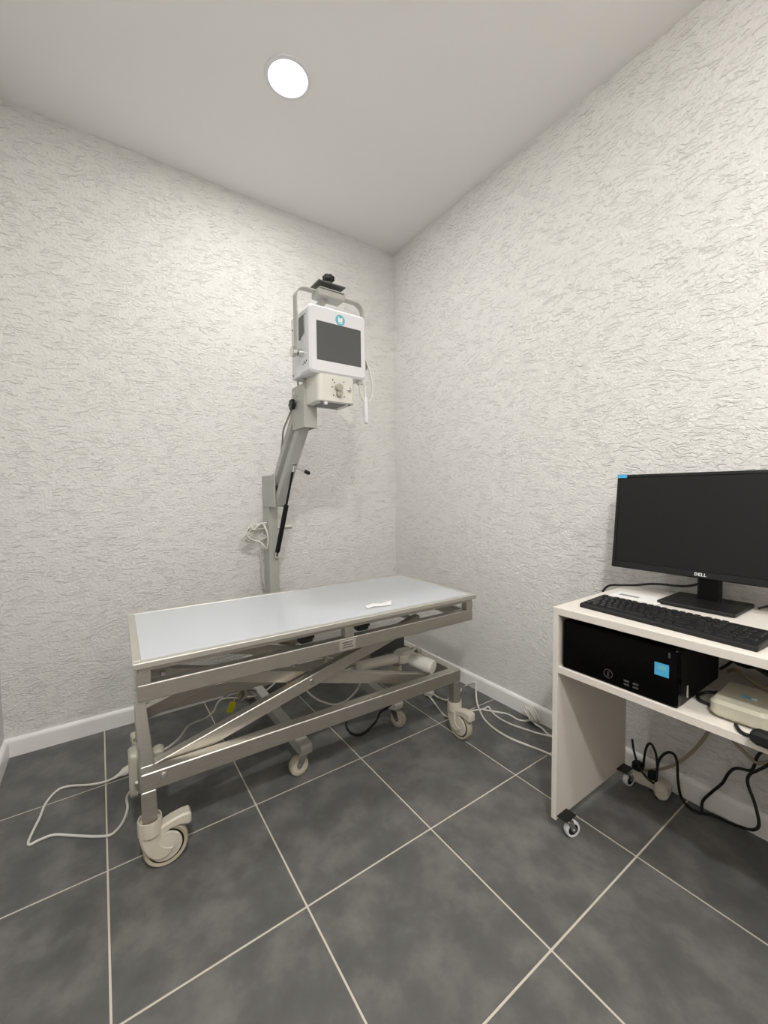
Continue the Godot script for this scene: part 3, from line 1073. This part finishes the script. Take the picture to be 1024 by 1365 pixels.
func build_monitor() -> void:
	var t := thing("monitor", Vector3(-0.145, 0.760, 1.880), "black widescreen computer monitor, switched off, with blue corner sticker on desk", "monitor")
	var tilt := 0.105
	# local frame of the display: +x along the desk towards the wall corner, y up, -z the way it faces
	var o := Vector3(-0.150, 1.020, 1.872)
	var S := Transform3D(Basis(Vector3(0, 0, -1), Vector3.UP, Vector3(1, 0, 0)), Vector3.ZERO)
	var bs := Basis(Vector3(0, 0, 1), -tilt) * S.basis
	var w := 0.556
	var h := 0.344
	var b := B.new()
	b.prism(rrect(w, h, 0.006, 3), o + bs * Vector3(0, 0, 0.011), bs, 0.022, 0.002)
	b.prism(rrect(w * 0.72, h * 0.66, 0.03, 4), o + bs * Vector3(0, -0.02, 0.030), bs, 0.024, 0.008)
	wpart("housing", b, M.plastic_black, t)
	b = B.new()
	b.box(o + bs * Vector3(0, 0.006, -0.0002), Vector3(w - 0.024, h - 0.034, 0.0016), 0.0004, bs)
	wpart("display", b, M.screen, t)
	b = B.new()
	var e := 0.004
	b.box(o + bs * Vector3(0, -h / 2 + 0.012, -0.001), Vector3(w - 0.004, 0.020, e), 0.001, bs)
	b.box(o + bs * Vector3(0, h / 2 - 0.006, -0.001), Vector3(w - 0.004, 0.009, e), 0.001, bs)
	for s in [-1.0, 1.0]:
		b.box(o + bs * Vector3(s * (w / 2 - 0.006), 0, -0.001), Vector3(0.009, h - 0.004, e), 0.001, bs)
	wpart("bezel", b, M.plastic_matt, t)
	b = B.new()
	b.box(o + bs * Vector3(w / 2 - 0.018, h / 2 - 0.006, -0.0036), Vector3(0.034, 0.012, 0.0008), 0.0, bs)
	b.box(o + bs * Vector3(w / 2 - 0.018, h / 2 + 0.0004, 0.004), Vector3(0.034, 0.0008, 0.014), 0.0, bs)
	wpart("blue_sticker", b, M.blue, t)
	# maker's lettering
	var tm := TextMesh.new()
	var f := SystemFont.new()
	f.font_names = PackedStringArray(["Droid Sans"])
	f.font_weight = 800
	tm.font = f
	tm.text = "DELL"
	tm.font_size = 64
	tm.pixel_size = 0.00022
	tm.depth = 0.0006
	var lo := MeshInstance3D.new()
	lo.name = "lettering"
	lo.mesh = tm
	lo.material_override = M.print_white
	t.add_child(lo)
	lo.transform = Transform3D(bs * Basis(Vector3.UP, PI), o + bs * Vector3(0, -h / 2 + 0.0125, -0.0034) - t.position)
	# neck and foot
	b = B.new()
	b.box(Vector3(-0.108, 0.855, 1.880), Vector3(0.024, 0.19, 0.064), 0.006)
	wpart("neck", b, M.plastic_black, t)
	b = B.new()
	b.prism(rrect(0.205, 0.190, 0.008, 3), Vector3(-0.150, 0.7665, 1.880), Basis(Vector3(0, 0, 1), Vector3(1, 0, 0), Vector3(0, 1, 0)), 0.011, 0.002)
	wpart("foot", b, M.plastic_matt, t)

func build_keyboard() -> void:
	var t := thing("keyboard", Vector3(-0.432, 0.760, 1.876), "black full-size computer keyboard along the front of desk top", "keyboard")
	# own frame: x along the keys (to the reader's right), z towards the reader
	t.basis = Basis(Vector3(0, 1, 0), -PI / 2 - 0.068)
	var w := 0.446
	var d := 0.132
	var b := B.new()
	# wedge-shaped case
	b.prism(PackedVector2Array([Vector2(-d / 2, 0.0), Vector2(d / 2, 0.0), Vector2(d / 2, 0.010), Vector2(d / 2 - 0.004, 0.0135), Vector2(-d / 2 + 0.004, 0.0225), Vector2(-d / 2, 0.019)]), Vector3.ZERO, Basis(Vector3(0, 0, 1), Vector3.UP, Vector3(-1, 0, 0)), w, 0.003)
	part("case", b, M.plastic_matt, t)
	var u := 0.0190
	var shapes := {}
	var slope := atan2(0.009, d - 0.008)
	var rows := [
		[-0.0500, [[0.0, 1], [2.0, 1], [3.0, 1], [4.0, 1], [5.0, 1], [6.5, 1], [7.5, 1], [8.5, 1], [9.5, 1], [11.0, 1], [12.0, 1], [13.0, 1], [14.0, 1], [15.4, 1], [16.4, 1], [17.4, 1]]],
		[-0.0285, [[0.0, 1], [1.0, 1], [2.0, 1], [3.0, 1], [4.0, 1], [5.0, 1], [6.0, 1], [7.0, 1], [8.0, 1], [9.0, 1], [10.0, 1], [11.0, 1], [12.0, 1], [13.0, 2], [15.4, 1], [16.4, 1], [17.4, 1], [18.8, 1], [19.8, 1], [20.8, 1], [21.8, 1]]],
		[-0.0095, [[0.0, 1.5], [1.5, 1], [2.5, 1], [3.5, 1], [4.5, 1], [5.5, 1], [6.5, 1], [7.5, 1], [8.5, 1], [9.5, 1], [10.5, 1], [11.5, 1], [12.5, 1], [13.5, 1.5], [15.4, 1], [16.4, 1], [17.4, 1], [18.8, 1], [19.8, 1], [20.8, 1], [21.8, 1]]],
		[0.0095, [[0.0, 1.75], [1.75, 1], [2.75, 1], [3.75, 1], [4.75, 1], [5.75, 1], [6.75, 1], [7.75, 1], [8.75, 1], [9.75, 1], [10.75, 1], [11.75, 1], [12.75, 2.25], [18.8, 1], [19.8, 1], [20.8, 1]]],
		[0.0285, [[0.0, 2.25], [2.25, 1], [3.25, 1], [4.25, 1], [5.25, 1], [6.25, 1], [7.25, 1], [8.25, 1], [9.25, 1], [10.25, 1], [11.25, 1], [12.25, 2.75], [16.4, 1], [18.8, 1], [19.8, 1], [20.8, 1], [21.8, 1]]],
		[0.0475, [[0.0, 1.25], [1.25, 1.25], [2.5, 1.25], [3.75, 6.25], [10.0, 1.25], [11.25, 1.25], [12.5, 1.25], [13.75, 1.25], [15.4, 1], [16.4, 1], [17.4, 1], [18.8, 2], [20.8, 1]]]]
	for r in rows:
		for k in r[1]:
			var kw: float = k[1] * u - 0.0036
			var kd := 0.0155
			var key := roundi(kw * 10000)
			if not shapes.has(key):
				var kb := B.new()
				var rings := []
				for q in [[0.0, 0.0], [0.0042, 0.0014], [0.0048, 0.0022]]:
					var X: float = kw / 2 - q[1]
					var Z: float = kd / 2 - q[1]
					rings.append(PackedVector3Array([Vector3(-X, q[0], -Z), Vector3(X, q[0], -Z), Vector3(X, q[0], Z), Vector3(-X, q[0], Z)]))
				kb.loft(rings)
				shapes[key] = kb.mesh()
			var o := MeshInstance3D.new()
			o.name = "key"
			o.mesh = shapes[key]
			o.material_override = M.key
			var z: float = r[0]
			var lx: float = -w / 2 + 0.0075 + (k[0] + k[1] / 2.0) * u * 0.985
			o.transform = Transform3D(Basis(Vector3(1, 0, 0), slope), Vector3(lx, 0.0180 - z * tan(slope) - 0.0004, z))
			t.add_child(o, true)

func build_tower() -> void:
	var t := thing("computer_tower", Vector3(-0.39, 0.568, 1.785), "glossy black computer tower lying on its side on the desk shelf", "computer")
	var xf := -0.537
	var b := B.new()
	b.box(Vector3(xf + 0.160, 0.644, 1.786), Vector3(0.28, 0.152, 0.320), 0.003)
	wpart("case", b, M.plastic_black, t)
	b = B.new()
	b.prism(rrect(0.322, 0.154, 0.008, 4), Vector3(xf + 0.012, 0.645, 1.786), Basis(Vector3(0, 0, -1), Vector3.UP, Vector3(1, 0, 0)), 0.024, 0.004)
	wpart("front_panel", b, M.gloss_black, t)
	# round badge
	b = B.new()
	b.ring_lathe([Vector2(0.0115, 0.0), Vector2(0.0130, 0.0), Vector2(0.0130, 0.0012), Vector2(0.0115, 0.0012)], Vector3(xf, 0.599, 1.771), Vector3(-1, 0, 0), 32)
	var bd := wpart("badge", b, M.badge, t)
	var tm := TextMesh.new()
	var f := SystemFont.new()
	f.font_names = PackedStringArray(["Droid Sans"])
	f.font_weight = 800
	tm.font = f
	tm.text = "DELL"
	tm.font_size = 64
	tm.pixel_size = 0.000115
	tm.depth = 0.0006
	var lo := MeshInstance3D.new()
	lo.name = "lettering"
	lo.mesh = tm
	lo.material_override = M.badge
	bd.add_child(lo)
	lo.transform = Transform3D(Basis(Vector3(0, 1, 0), -PI / 2) * Basis(Vector3(0, 0, 1), PI / 2), Vector3(xf - 0.0006, 0.599, 1.771) - t.position)
	b = B.new()
	b.box(Vector3(xf - 0.0004, 0.660, 1.909), Vector3(0.0012, 0.034, 0.034))
	var st := wpart("blue_sticker", b, M.blue, t)
	b = B.new()
	b.box(Vector3(xf - 0.0008, 0.665, 1.909), Vector3(0.0012, 0.012, 0.020))
	wpart("sticker_print", b, M.teal, st)
	b = B.new()
	b.box(Vector3(xf - 0.0004, 0.704, 1.926), Vector3(0.002, 0.014, 0.004), 0.0005)
	wpart("power_button", b, M.badge, t)
	for z in [1.822, 1.846]:
		for y in [0.586, 0.596]:
			b = B.new()
			b.box(Vector3(xf - 0.0004, y, z), Vector3(0.0014, 0.005, 0.014))
			wpart("usb_port", b, M.badge, t)
	b = B.new()
	b.box(Vector3(-0.472, 0.597, 1.9465), Vector3(0.008, 0.032, 0.002), 0.0005)
	wpart("side_label", b, M.cream_dark, t)

func build_router() -> void:
	var t := thing("switch_box", Vector3(-0.42, 0.568, 2.05), "rounded cream plastic network box on the desk shelf beside computer tower", "network box")
	var bs := Basis(Vector3(0, 0, 1), Vector3(1, 0, 0), Vector3(0, 1, 0)) * Basis(Vector3(0, 0, 1), 0.03)
	var b := B.new()
	b.prism(rrect(0.118, 0.160, 0.022, 6), Vector3(-0.425, 0.5935, 2.058), bs, 0.042, 0.008)
	var bodyp := wpart("case", b, M.router, t)
	b = B.new()
	for z in [2.02, 2.096]:
		for x in [-0.48, -0.37]:
			b.rod(Vector3(x, 0.568, z), Vector3(x, 0.574, z), 0.008)
	wpart("foot", b, M.rubber, t)
	b = B.new()
	b.prism(rrect(0.030, 0.018, 0.005, 3), Vector3(-0.43, 0.6145, 2.062), bs, 0.001)
	wpart("logo_patch", b, M.teal, bodyp)
	b = B.new()
	b.prism(rrect(0.010, 0.014, 0.002, 3), Vector3(-0.43, 0.6150, 2.072), bs, 0.001)
	wpart("logo_print", b, M.print_white, bodyp)
	b = B.new()
	b.box(Vector3(-0.40, 0.588, 1.992), Vector3(0.016, 0.014, 0.016), 0.003)
	wpart("plug", b, M.black, t)
	b = B.new()
	b.box(Vector3(-0.45, 0.588, 2.124), Vector3(0.03, 0.022, 0.016), 0.003)
	wpart("plug", b, M.black, t)

# ---------------------------------------------------------------- cables and small things
func cable(pts: Array, r: float, m: Material, label: String, called := "cable", group := "") -> MeshInstance3D:
	var b := B.new()
	b.tube(curve(pts, 8), r, 8)
	return single(called, b, m, label, "cable", group)

func build_small() -> void:
	# slip of paper on the table
	var b := B.new()
	var y := 0.6665
	var pp := [at_y(486.5, 808, y), at_y(497, 804.5, y), at_y(508, 804.5, y), at_y(521, 800.5, y), at_y(522, 806, y), at_y(508, 808, y), at_y(497, 808.5, y), at_y(490, 811.5, y)]
	var poly := PackedVector2Array()
	for p in pp:
		poly.append(Vector2(p.x, p.z))
	b.prism(poly, Vector3(0, 0.6665, 0), Basis(Vector3(1, 0, 0), Vector3(0, 0, 1), Vector3(0, -1, 0)), 0.0016)
	single("paper_slip", b, M.paper, "small torn strip of white paper lying on the table top", "paper")
	# folder on the desk behind the keyboard
	b = B.new()
	b.box(Vector3(-0.222, 0.7622, 1.712), Vector3(0.085, 0.0044, 0.155), 0.001)
	var sh := single("paper_sheet", b, M.paper, "white folded leaflet with grey strip on desk behind keyboard", "paper")
	b = B.new()
	b.box(Vector3(-0.232, 0.7647, 1.688), Vector3(0.020, 0.0008, 0.062))
	wpart("printed_strip", b, M.paper_grey, sh)
	# power cord looped on the floor by the left wall
	var g := 0.0042
	var cord := thing("looped_mains_cable", at_y(100, 1100, 0.0), "white power cord in a wide loop on the tiles by table's end", "cable")
	b = B.new()
	b.tube(curve([at_z(182, 1043, 0.93), at_y(176, 1052, 0.10), at_y(169, 1063, 0.04), at_y(170, 1078, g), at_y(163, 1097, g), at_y(149, 1112, g), at_y(130, 1115, g), at_y(100, 1114, g), at_y(72, 1113, g), at_y(52, 1120, g), at_y(40, 1126, g), at_y(38, 1122, g), at_y(44, 1108, g), at_y(53, 1090, g), at_y(61, 1071, g), at_y(76, 1054, g), at_y(92, 1048, g), at_y(120, 1046, g), at_y(140, 1042, g), at_y(154, 1036, 0.009)], 8), 0.0042, 8)
	wpart("cord", b, M.cable_white, cord)
	b = B.new()
	var p0 := at_y(152, 1037, 0.011)
	var p1 := at_y(172, 1025, 0.017)
	var pd := (p1 - p0).normalized()
	b.lathe([Vector2(0.005, 0.0), Vector2(0.008, 0.02), Vector2(0.013, 0.030), Vector2(0.0165, 0.038), Vector2(0.0165, 0.060), Vector2(0.014, 0.064)], p0, pd, 16)
	b.rod(p0 + pd * 0.06 + Vector3(0, 0, 0.006), p0 + pd * 0.078 + Vector3(0, 0, 0.006), 0.0024)
	b.rod(p0 + pd * 0.06 - Vector3(0, 0, 0.006), p0 + pd * 0.078 - Vector3(0, 0, 0.006), 0.0024)
	wpart("plug", b, M.cable_white, cord)
	# cord from the inlet box to the stand
	cable([at_z(205, 1004, 0.86), at_z(212, 1002, 0.85), at_z(226, 995, 0.80), at_z(240, 983, 0.74), at_z(249, 970, 0.68), at_z(258, 964, 0.60), at_z(275, 957, 0.50), at_z(285, 948, 0.45), at_z(291, 936, 0.42), at_z(300, 931, 0.40), at_z(320, 930, 0.36), at_z(343, 927, 0.31), at_z(358, 918, 0.27), at_z(375, 902, 0.24), at_z(386, 888, 0.22)], 0.0042, M.cable_white, "white cord running below table from inlet to stand foot", "mains_lead")
	# knotted grey lead with a yellow label
	var kn := thing("knotted_lead", at_z(322, 930, 0.34), "grey lead tied in a knot with a yellow label beneath the table", "cable")
	b = B.new()
	b.tube(curve([at_z(298, 930, 0.38), at_z(304, 924, 0.38), at_z(316, 921, 0.37), at_z(323, 918, 0.37), at_z(326, 926, 0.36), at_z(322, 933, 0.35), at_z(318, 928, 0.345), at_z(322, 921, 0.35), at_z(328, 924, 0.36), at_z(325, 932, 0.37), at_z(320, 934, 0.36), at_z(324, 922, 0.345), at_z(332, 919, 0.33), at_z(342, 921, 0.30)], 8), 0.007, 8)
	wpart("lead", b, M.cable_grey, kn)
	b = B.new()
	var ya := at_z(311, 936, 0.355)
	var yb := at_z(306, 950, 0.355)
	b.beam(ya, yb, 0.002, 0.030, Vector3(1, 0, 0), 0.0)
	b.tube(PackedVector3Array([ya, at_z(313, 931, 0.36), at_z(316, 925, 0.365)]), 0.0015, 6)
	wpart("yellow_label", b, M.yellow, kn)
	# drooping lead below the scissor arms
	cable([at_z(405, 905, 0.70), at_z(409, 920, 0.74), at_z(421, 931, 0.75), at_z(432, 936, 0.75), at_z(444, 939, 0.75), at_z(455, 937, 0.75), at_z(464, 932, 0.75), at_z(473, 923, 0.75), at_z(480, 912, 0.75), at_z(484, 900, 0.74), at_z(492, 892, 0.74), at_z(505, 888, 0.75), at_z(524, 886, 0.77)], 0.0042, M.cable_white, "pale lead drooping in an arc below the lifting arms", "drooping_lead")
	# black loop by the stand's leg
	cable([at_y(523, 938, 0.16), at_y(514, 945, 0.11), at_y(507, 950, 0.05), at_y(500, 963, 0.008), at_y(485, 977, 0.0055), at_y(472, 979, 0.0055), at_y(463, 971, 0.0055), at_y(462, 960, 0.015), at_y(468, 950, 0.05)], 0.0052, M.cable_black, "black rubber cable looped on the floor under table", "cable_loop")
	# leads on the floor at the right wall
	var ml := "white lead lying loose on the tiles between table and desk"
	var mg := "white leads by the right wall"
	cable([at_y(577, 925, 0.012), at_y(585, 930, 0.008), at_y(597, 934, 0.008), at_y(606, 932, 0.03), at_x(617, 917, -0.05), at_x(626, 912, -0.03), at_x(633, 910, -0.025), at_x(634.5, 916, -0.03), at_y(635, 930, 0.030), at_y(638, 943, 0.006), at_y(646, 959, g), at_y(660, 972, g), at_y(680, 984, g), at_y(702, 993, g), at_y(725, 1002, g), at_y(745, 1011, g), at_y(765, 1018, g)], 0.0048, M.cable_white, "white lead arching against the baseboard then crossing tiles to desk", "white_lead")
	cable([at_y(572, 928, 0.012), at_y(577, 934, g), at_y(585, 945, g), at_y(592, 953, g), at_y(603, 956, g), at_y(618, 951, g), at_y(632, 947, g), at_y(645, 945, g), at_y(651, 942, 0.012), at_y(656, 949, 0.006), at_y(665, 957, g), at_y(680, 965, g), at_y(697, 971, g), at_y(715, 977, g), at_y(735, 982, g), at_y(752, 988, g)], 0.0044, M.cable_white, "white lead passing behind caster and kinked beside the cable coil", "white_lead")
	cable([at_y(644, 946, 0.010), at_y(662, 949, g), at_y(677, 952, g), at_y(690, 959, g), at_y(700, 961, g), at_y(708, 960, 0.012), at_y(715, 966, 0.02), at_y(723, 971, 0.010), at_y(731, 979, g), at_y(745, 985, g)], 0.0044, M.cable_white, "thin white lead running into the wound coil near the wall", "white_lead")
	# wound coil
	b = B.new()
	var pc := at_y(711, 963, 0.0)
	for k in 6:
		var ring := []
		var nrm := Vector3(0.55 + 0.08 * k, 0.55 - 0.07 * k, 0.5 + 0.1 * sin(k * 2.0)).normalized()
		var s := nrm.cross(Vector3.UP).normalized()
		var q := s.cross(nrm)
		for i in 25:
			var f := TAU * i / 24.0
			var p: Vector3 = Vector3(pc.x - 0.012, 0.040, pc.z) + Vector3(0.003 * (k - 3), 0.002 * (k % 3), 0.004 * (k - 3)) + s * cos(f) * (0.042 + 0.003 * (k % 3)) + q * sin(f) * (0.034 + 0.002 * (k % 2))
			p.y = maxf(p.y, 0.005)
			p.x = minf(p.x, -0.022)
			ring.append(p)
		b.tube(PackedVector3Array(ring), 0.0042, 7)
	single("cable_coil", b, M.cable_white, "wound bundle of white cable against the right baseboard", "cable")
	# small plug block under the table
	b = B.new()
	b.box(at_y(572, 927, 0.0) + Vector3(0, 0.014, 0), Vector3(0.045, 0.028, 0.05), 0.007, Basis(Vector3.UP, 0.5))
	single("socket_block", b, M.cable_white, "white socket block on the floor below table's right end", "socket")
	# coil of white cable hung on the stand's hook bar, with its tail
	b = B.new()
	var rng := RandomNumberGenerator.new()
	rng.seed = 3
	var cpts := []
	for i in 60:
		var f := TAU * i / 12.0
		var k := int(i / 12)
		cpts.append(Vector3(-1.040 + (0.062 + 0.005 * (k % 3)) * cos(f) + 0.010 * sin(k * 2.2), 0.922 + (0.044 + 0.006 * (k % 2)) * sin(f + 0.5 * k), 0.128 + 0.035 * sin(f * 0.5 + k) * (0.6 if k % 2 == 0 else -0.5)))
	b.tube(curve(cpts, 4), 0.0046, 7)
	b.tube(curve([at_z(334, 697, 0.15), at_z(338, 706, 0.165), at_z(345, 700, 0.17), at_z(350, 698, 0.165), at_z(356, 709, 0.19), at_z(357.5, 722, 0.19), at_z(356, 731, 0.18)], 8), 0.0046, 7)
	b.tube(curve([at_z(328, 714, 0.13), at_z(334, 719, 0.14), at_z(342, 721, 0.15), at_z(350, 725, 0.16), at_z(355, 732, 0.16)], 8), 0.0046, 7)
	b.tube(curve([at_z(346, 716, 0.15), at_z(347, 732, 0.135), at_z(348, 745, 0.12), at_z(349.5, 762, 0.10), at_z(352, 778, 0.09), at_z(355, 792, 0.08), at_z(357, 812, 0.07), at_z(356, 850, 0.06)], 8), 0.0046, 7)
	single("hung_cable", b, M.cable_white, "white cable wound on the stand's bar, its tail hanging behind table", "cable")
	# grey lead down the arm
	b = B.new()
	b.tube(curve([Vector3(-0.99, 1.66, 0.60), at_z(398, 518, 0.59), at_z(394, 530, 0.57), at_z(389, 545, 0.545), at_z(383, 560, 0.51), at_z(378, 573, 0.47), at_z(376.5, 588, 0.41), at_z(375, 602, 0.37)], 8), 0.0045, 8)
	single("arm_lead", b, M.cable_grey, "thin grey lead running down the stand's arm from the unit", "cable")

func build_desk_cables() -> void:
	var b := B.new()
	# socket strip on the floor
	var t := thing("power_strip", Vector3(-0.06, 0.0, 1.70), "white socket strip on the floor against baseboard under desk", "power strip")
	b.box(Vector3(-0.057, 0.025, 1.690), Vector3(0.055, 0.046, 0.15), 0.012, Basis(Vector3.UP, 0.12))
	wpart("case", b, M.strip, t)
	b = B.new()
	b.lathe([Vector2(0.010, 0.0), Vector2(0.022, 0.006), Vector2(0.024, 0.035), Vector2(0.018, 0.045)], Vector3(-0.085, 0.045, 1.742), Vector3(-0.45, -0.1, 0.25), 20)
	wpart("plug", b, M.strip, t)
	b = B.new()
	b.box(Vector3(-0.06, 0.062, 1.655), Vector3(0.035, 0.035, 0.035), 0.007)
	wpart("black_plug", b, M.rubber, t)
	b = B.new()
	b.box(Vector3(-0.072, 0.062, 1.712), Vector3(0.030, 0.034, 0.028), 0.007)
	wpart("black_plug", b, M.rubber, t)
	var gr := "black cables under the desk"
	cable([at_x(843, 985, -0.05), at_x(845, 1000, -0.06), at_x(851, 1020, -0.10), at_x(862, 1036, -0.11), at_x(873, 1045, -0.10)], 0.0042, M.cable_black, "black cable dropping beside the desk's end panel onto strip", "black_cable", gr)
	cable([at_x(858, 1022, -0.06), at_x(859, 1010, -0.06), at_x(862, 996, -0.06), at_x(867, 991, -0.06), at_x(873, 1000, -0.065), at_x(876, 1015, -0.07), at_x(876, 1032, -0.075), at_x(873, 1052, -0.085), at_x(877, 1068, -0.10)], 0.0042, M.cable_black, "black cable in a tall narrow loop above the socket strip", "black_cable", gr)
	cable([at_x(875, 1040, -0.085), at_x(876, 1025, -0.075), at_x(880, 1011, -0.07), at_x(890, 1003, -0.06), at_x(899, 1006, -0.055), at_x(903, 1018, -0.05), at_x(904, 1040, -0.04), at_y(908, 1062, 0.0055), at_y(918, 1075, 0.0055), at_y(932, 1083, 0.0055), at_y(950, 1086, 0.0055), at_y(972, 1096, 0.0055), at_y(990, 1103, 0.0055), at_x(1005, 1106, -0.075), at_x(1012, 1098, -0.06), at_x(1006, 1070, -0.045), at_x(997, 1045, -0.04), at_x(999, 1033, -0.04), at_x(1010, 1027, -0.04), at_x(1024, 1020, -0.04), at_x(1040, 1008, -0.04)], 0.0046, M.cable_black, "long black cable trailing along the baseboard and rising under desk", "black_cable", gr)
	cable([at_y(936, 1083, 0.0055), at_x(937, 1068, -0.035), at_x(950, 1055, -0.033), at_x(963, 1044, -0.033), at_x(972, 1030, -0.033), at_x(982, 1024, -0.033), at_x(1000, 1027, -0.033), at_x(1006, 1020, -0.033), at_x(1010, 1008, -0.033), at_x(1020, 1000, -0.035), at_x(1040, 995, -0.04)], 0.0046, M.cable_black, "black cable draped up the wall in waves under the desk shelf", "black_cable", gr)
	cable([at_x(848, 1028, -0.05), at_x(862, 1027, -0.05), at_x(882, 1025, -0.05), at_x(900, 1019, -0.045), at_x(915, 1009, -0.04), at_x(930, 995, -0.04), at_x(944, 976, -0.04), at_x(955, 955, -0.04)], 0.0055, M.cable_beige, "beige cable rising from socket strip behind the shelf", "beige_cable")
	cable([at_x(968, 975, -0.04), at_x(980, 990, -0.04), at_x(995, 1005, -0.035), at_x(1008, 1016, -0.035), at_x(1020, 1017, -0.035), at_x(1035, 1012, -0.035)], 0.0055, M.cable_beige, "beige cable hanging in a sag behind the network box shelf", "beige_cable")
	# on the shelf
	cable([Vector3(-0.23, 0.70, 1.93), at_x(958, 872, -0.20), at_x(976, 874, -0.18), at_x(978, 879, -0.18), at_x(970, 886, -0.2), at_x(960, 892, -0.22)], 0.004, M.cable_black, "thin black cable curling behind the tower on the shelf", "black_cable")
	b = B.new()
	for k in 5:
		var pts := []
		for i in 14:
			var f := TAU * i / 13.0 + k * 0.7
			pts.append(Vector3(-0.16 + 0.06 * cos(f) + 0.01 * k, 0.610 + 0.022 * sin(f * 2.0 + k) + 0.006 * k, 2.06 + 0.10 * sin(f) + 0.012 * k))
		b.tube(curve(pts, 4), 0.0055, 7)
	single("cable_tangle", b, M.cable_black, "tangle of black cables heaped behind the network box on shelf", "cable")
	cable([Vector3(-0.24, 0.60, 1.97), Vector3(-0.255, 0.615, 1.99), Vector3(-0.27, 0.60, 2.03), Vector3(-0.265, 0.585, 2.07), Vector3(-0.25, 0.577, 2.12)], 0.0052, M.cable_beige, "grey beige cable curving behind the cream network box", "beige_cable")
	cable([Vector3(-0.40, 0.588, 1.985), Vector3(-0.405, 0.583, 1.965), Vector3(-0.425, 0.576, 1.955), Vector3(-0.445, 0.574, 1.965), Vector3(-0.45, 0.573, 1.985), Vector3(-0.455, 0.5725, 2.00)], 0.0042, M.cable_black, "short black lead looping at the network box's left flank", "black_cable")
	# plug adapter with its lead in front of the network box
	var a := thing("plug_adapter", Vector3(-0.52, 0.568, 2.12), "black plug adapter lying on the shelf edge before network box", "adapter")
	b = B.new()
	b.box(at_y(1016, 984, 0.583) + Vector3(0.0, 0.0, 0.012), Vector3(0.034, 0.030, 0.060), 0.006)
	wpart("case", b, M.rubber, a)
	b = B.new()
	b.tube(curve([at_y(981, 966, 0.574), at_y(986, 974, 0.573), at_y(994, 979, 0.573), at_y(1004, 981, 0.574), at_y(1012, 982, 0.577)], 8), 0.0042, 8)
	wpart("lead", b, M.cable_black, a)
	# monitor lead over the back of the desk
	cable([at_x(804, 788, -0.20), at_x(808, 783, -0.17), at_x(815, 780, -0.14), at_x(830, 780, -0.11), at_x(848, 780, -0.10), at_x(866, 778.5, -0.09), at_x(884, 779, -0.085), at_x(902, 781, -0.08), at_x(918, 781, -0.08), at_x(932, 778, -0.08), at_x(944, 772, -0.085)], 0.0042, M.cable_black, "black lead curving from the monitor over the desk's back corner", "monitor_lead")
	cable([at_y(1012, 811, 0.766), at_y(1024, 808, 0.766), at_y(1040, 806, 0.766), at_y(1060, 804, 0.766)], 0.0032, M.cable_black, "thin black lead on the desk beside the monitor foot", "monitor_lead")

func _ready() -> void:
	# camera
	var cam := Camera3D.new()
	cam.name = "camera"
	cam.position = EYE
	cam.basis = eye_basis
	cam.fov = rad_to_deg(2.0 * atan(682.5 / FOCAL))
	cam.near = 0.02
	cam.far = 50.0
	add_child(cam)
	cam.current = true
	# environment: a closed room, hardly any light but the lamps'
	var we := WorldEnvironment.new()
	we.name = "environment"
	var env := Environment.new()
	env.background_mode = Environment.BG_COLOR
	env.background_color = Color(0, 0, 0)
	env.tonemap_mode = Environment.TONE_MAPPER_LINEAR
	env.tonemap_exposure = 1.0
	env.sdfgi_enabled = true
	env.ssao_enabled = true
	env.ssil_enabled = true
	we.environment = env
	add_child(we)
	make_materials()
	# lamps of the ceiling
	ceiling_light(-1.064, 0.75, "lit round white downlight in the ceiling above the X-ray stand", 1.05)
	ceiling_light(-1.85, 2.85, "lit round white downlight in the ceiling close to the left wall", 4.1)
	ceiling_light(-1.00, 3.10, "lit round white downlight in the ceiling over the desk's far end by the door", 1.4)
	build_room()
	build_table()
	build_stand()
	build_unit()
	build_desk()
	build_monitor()
	build_keyboard()
	build_tower()
	build_router()
	build_small()
	build_desk_cables()
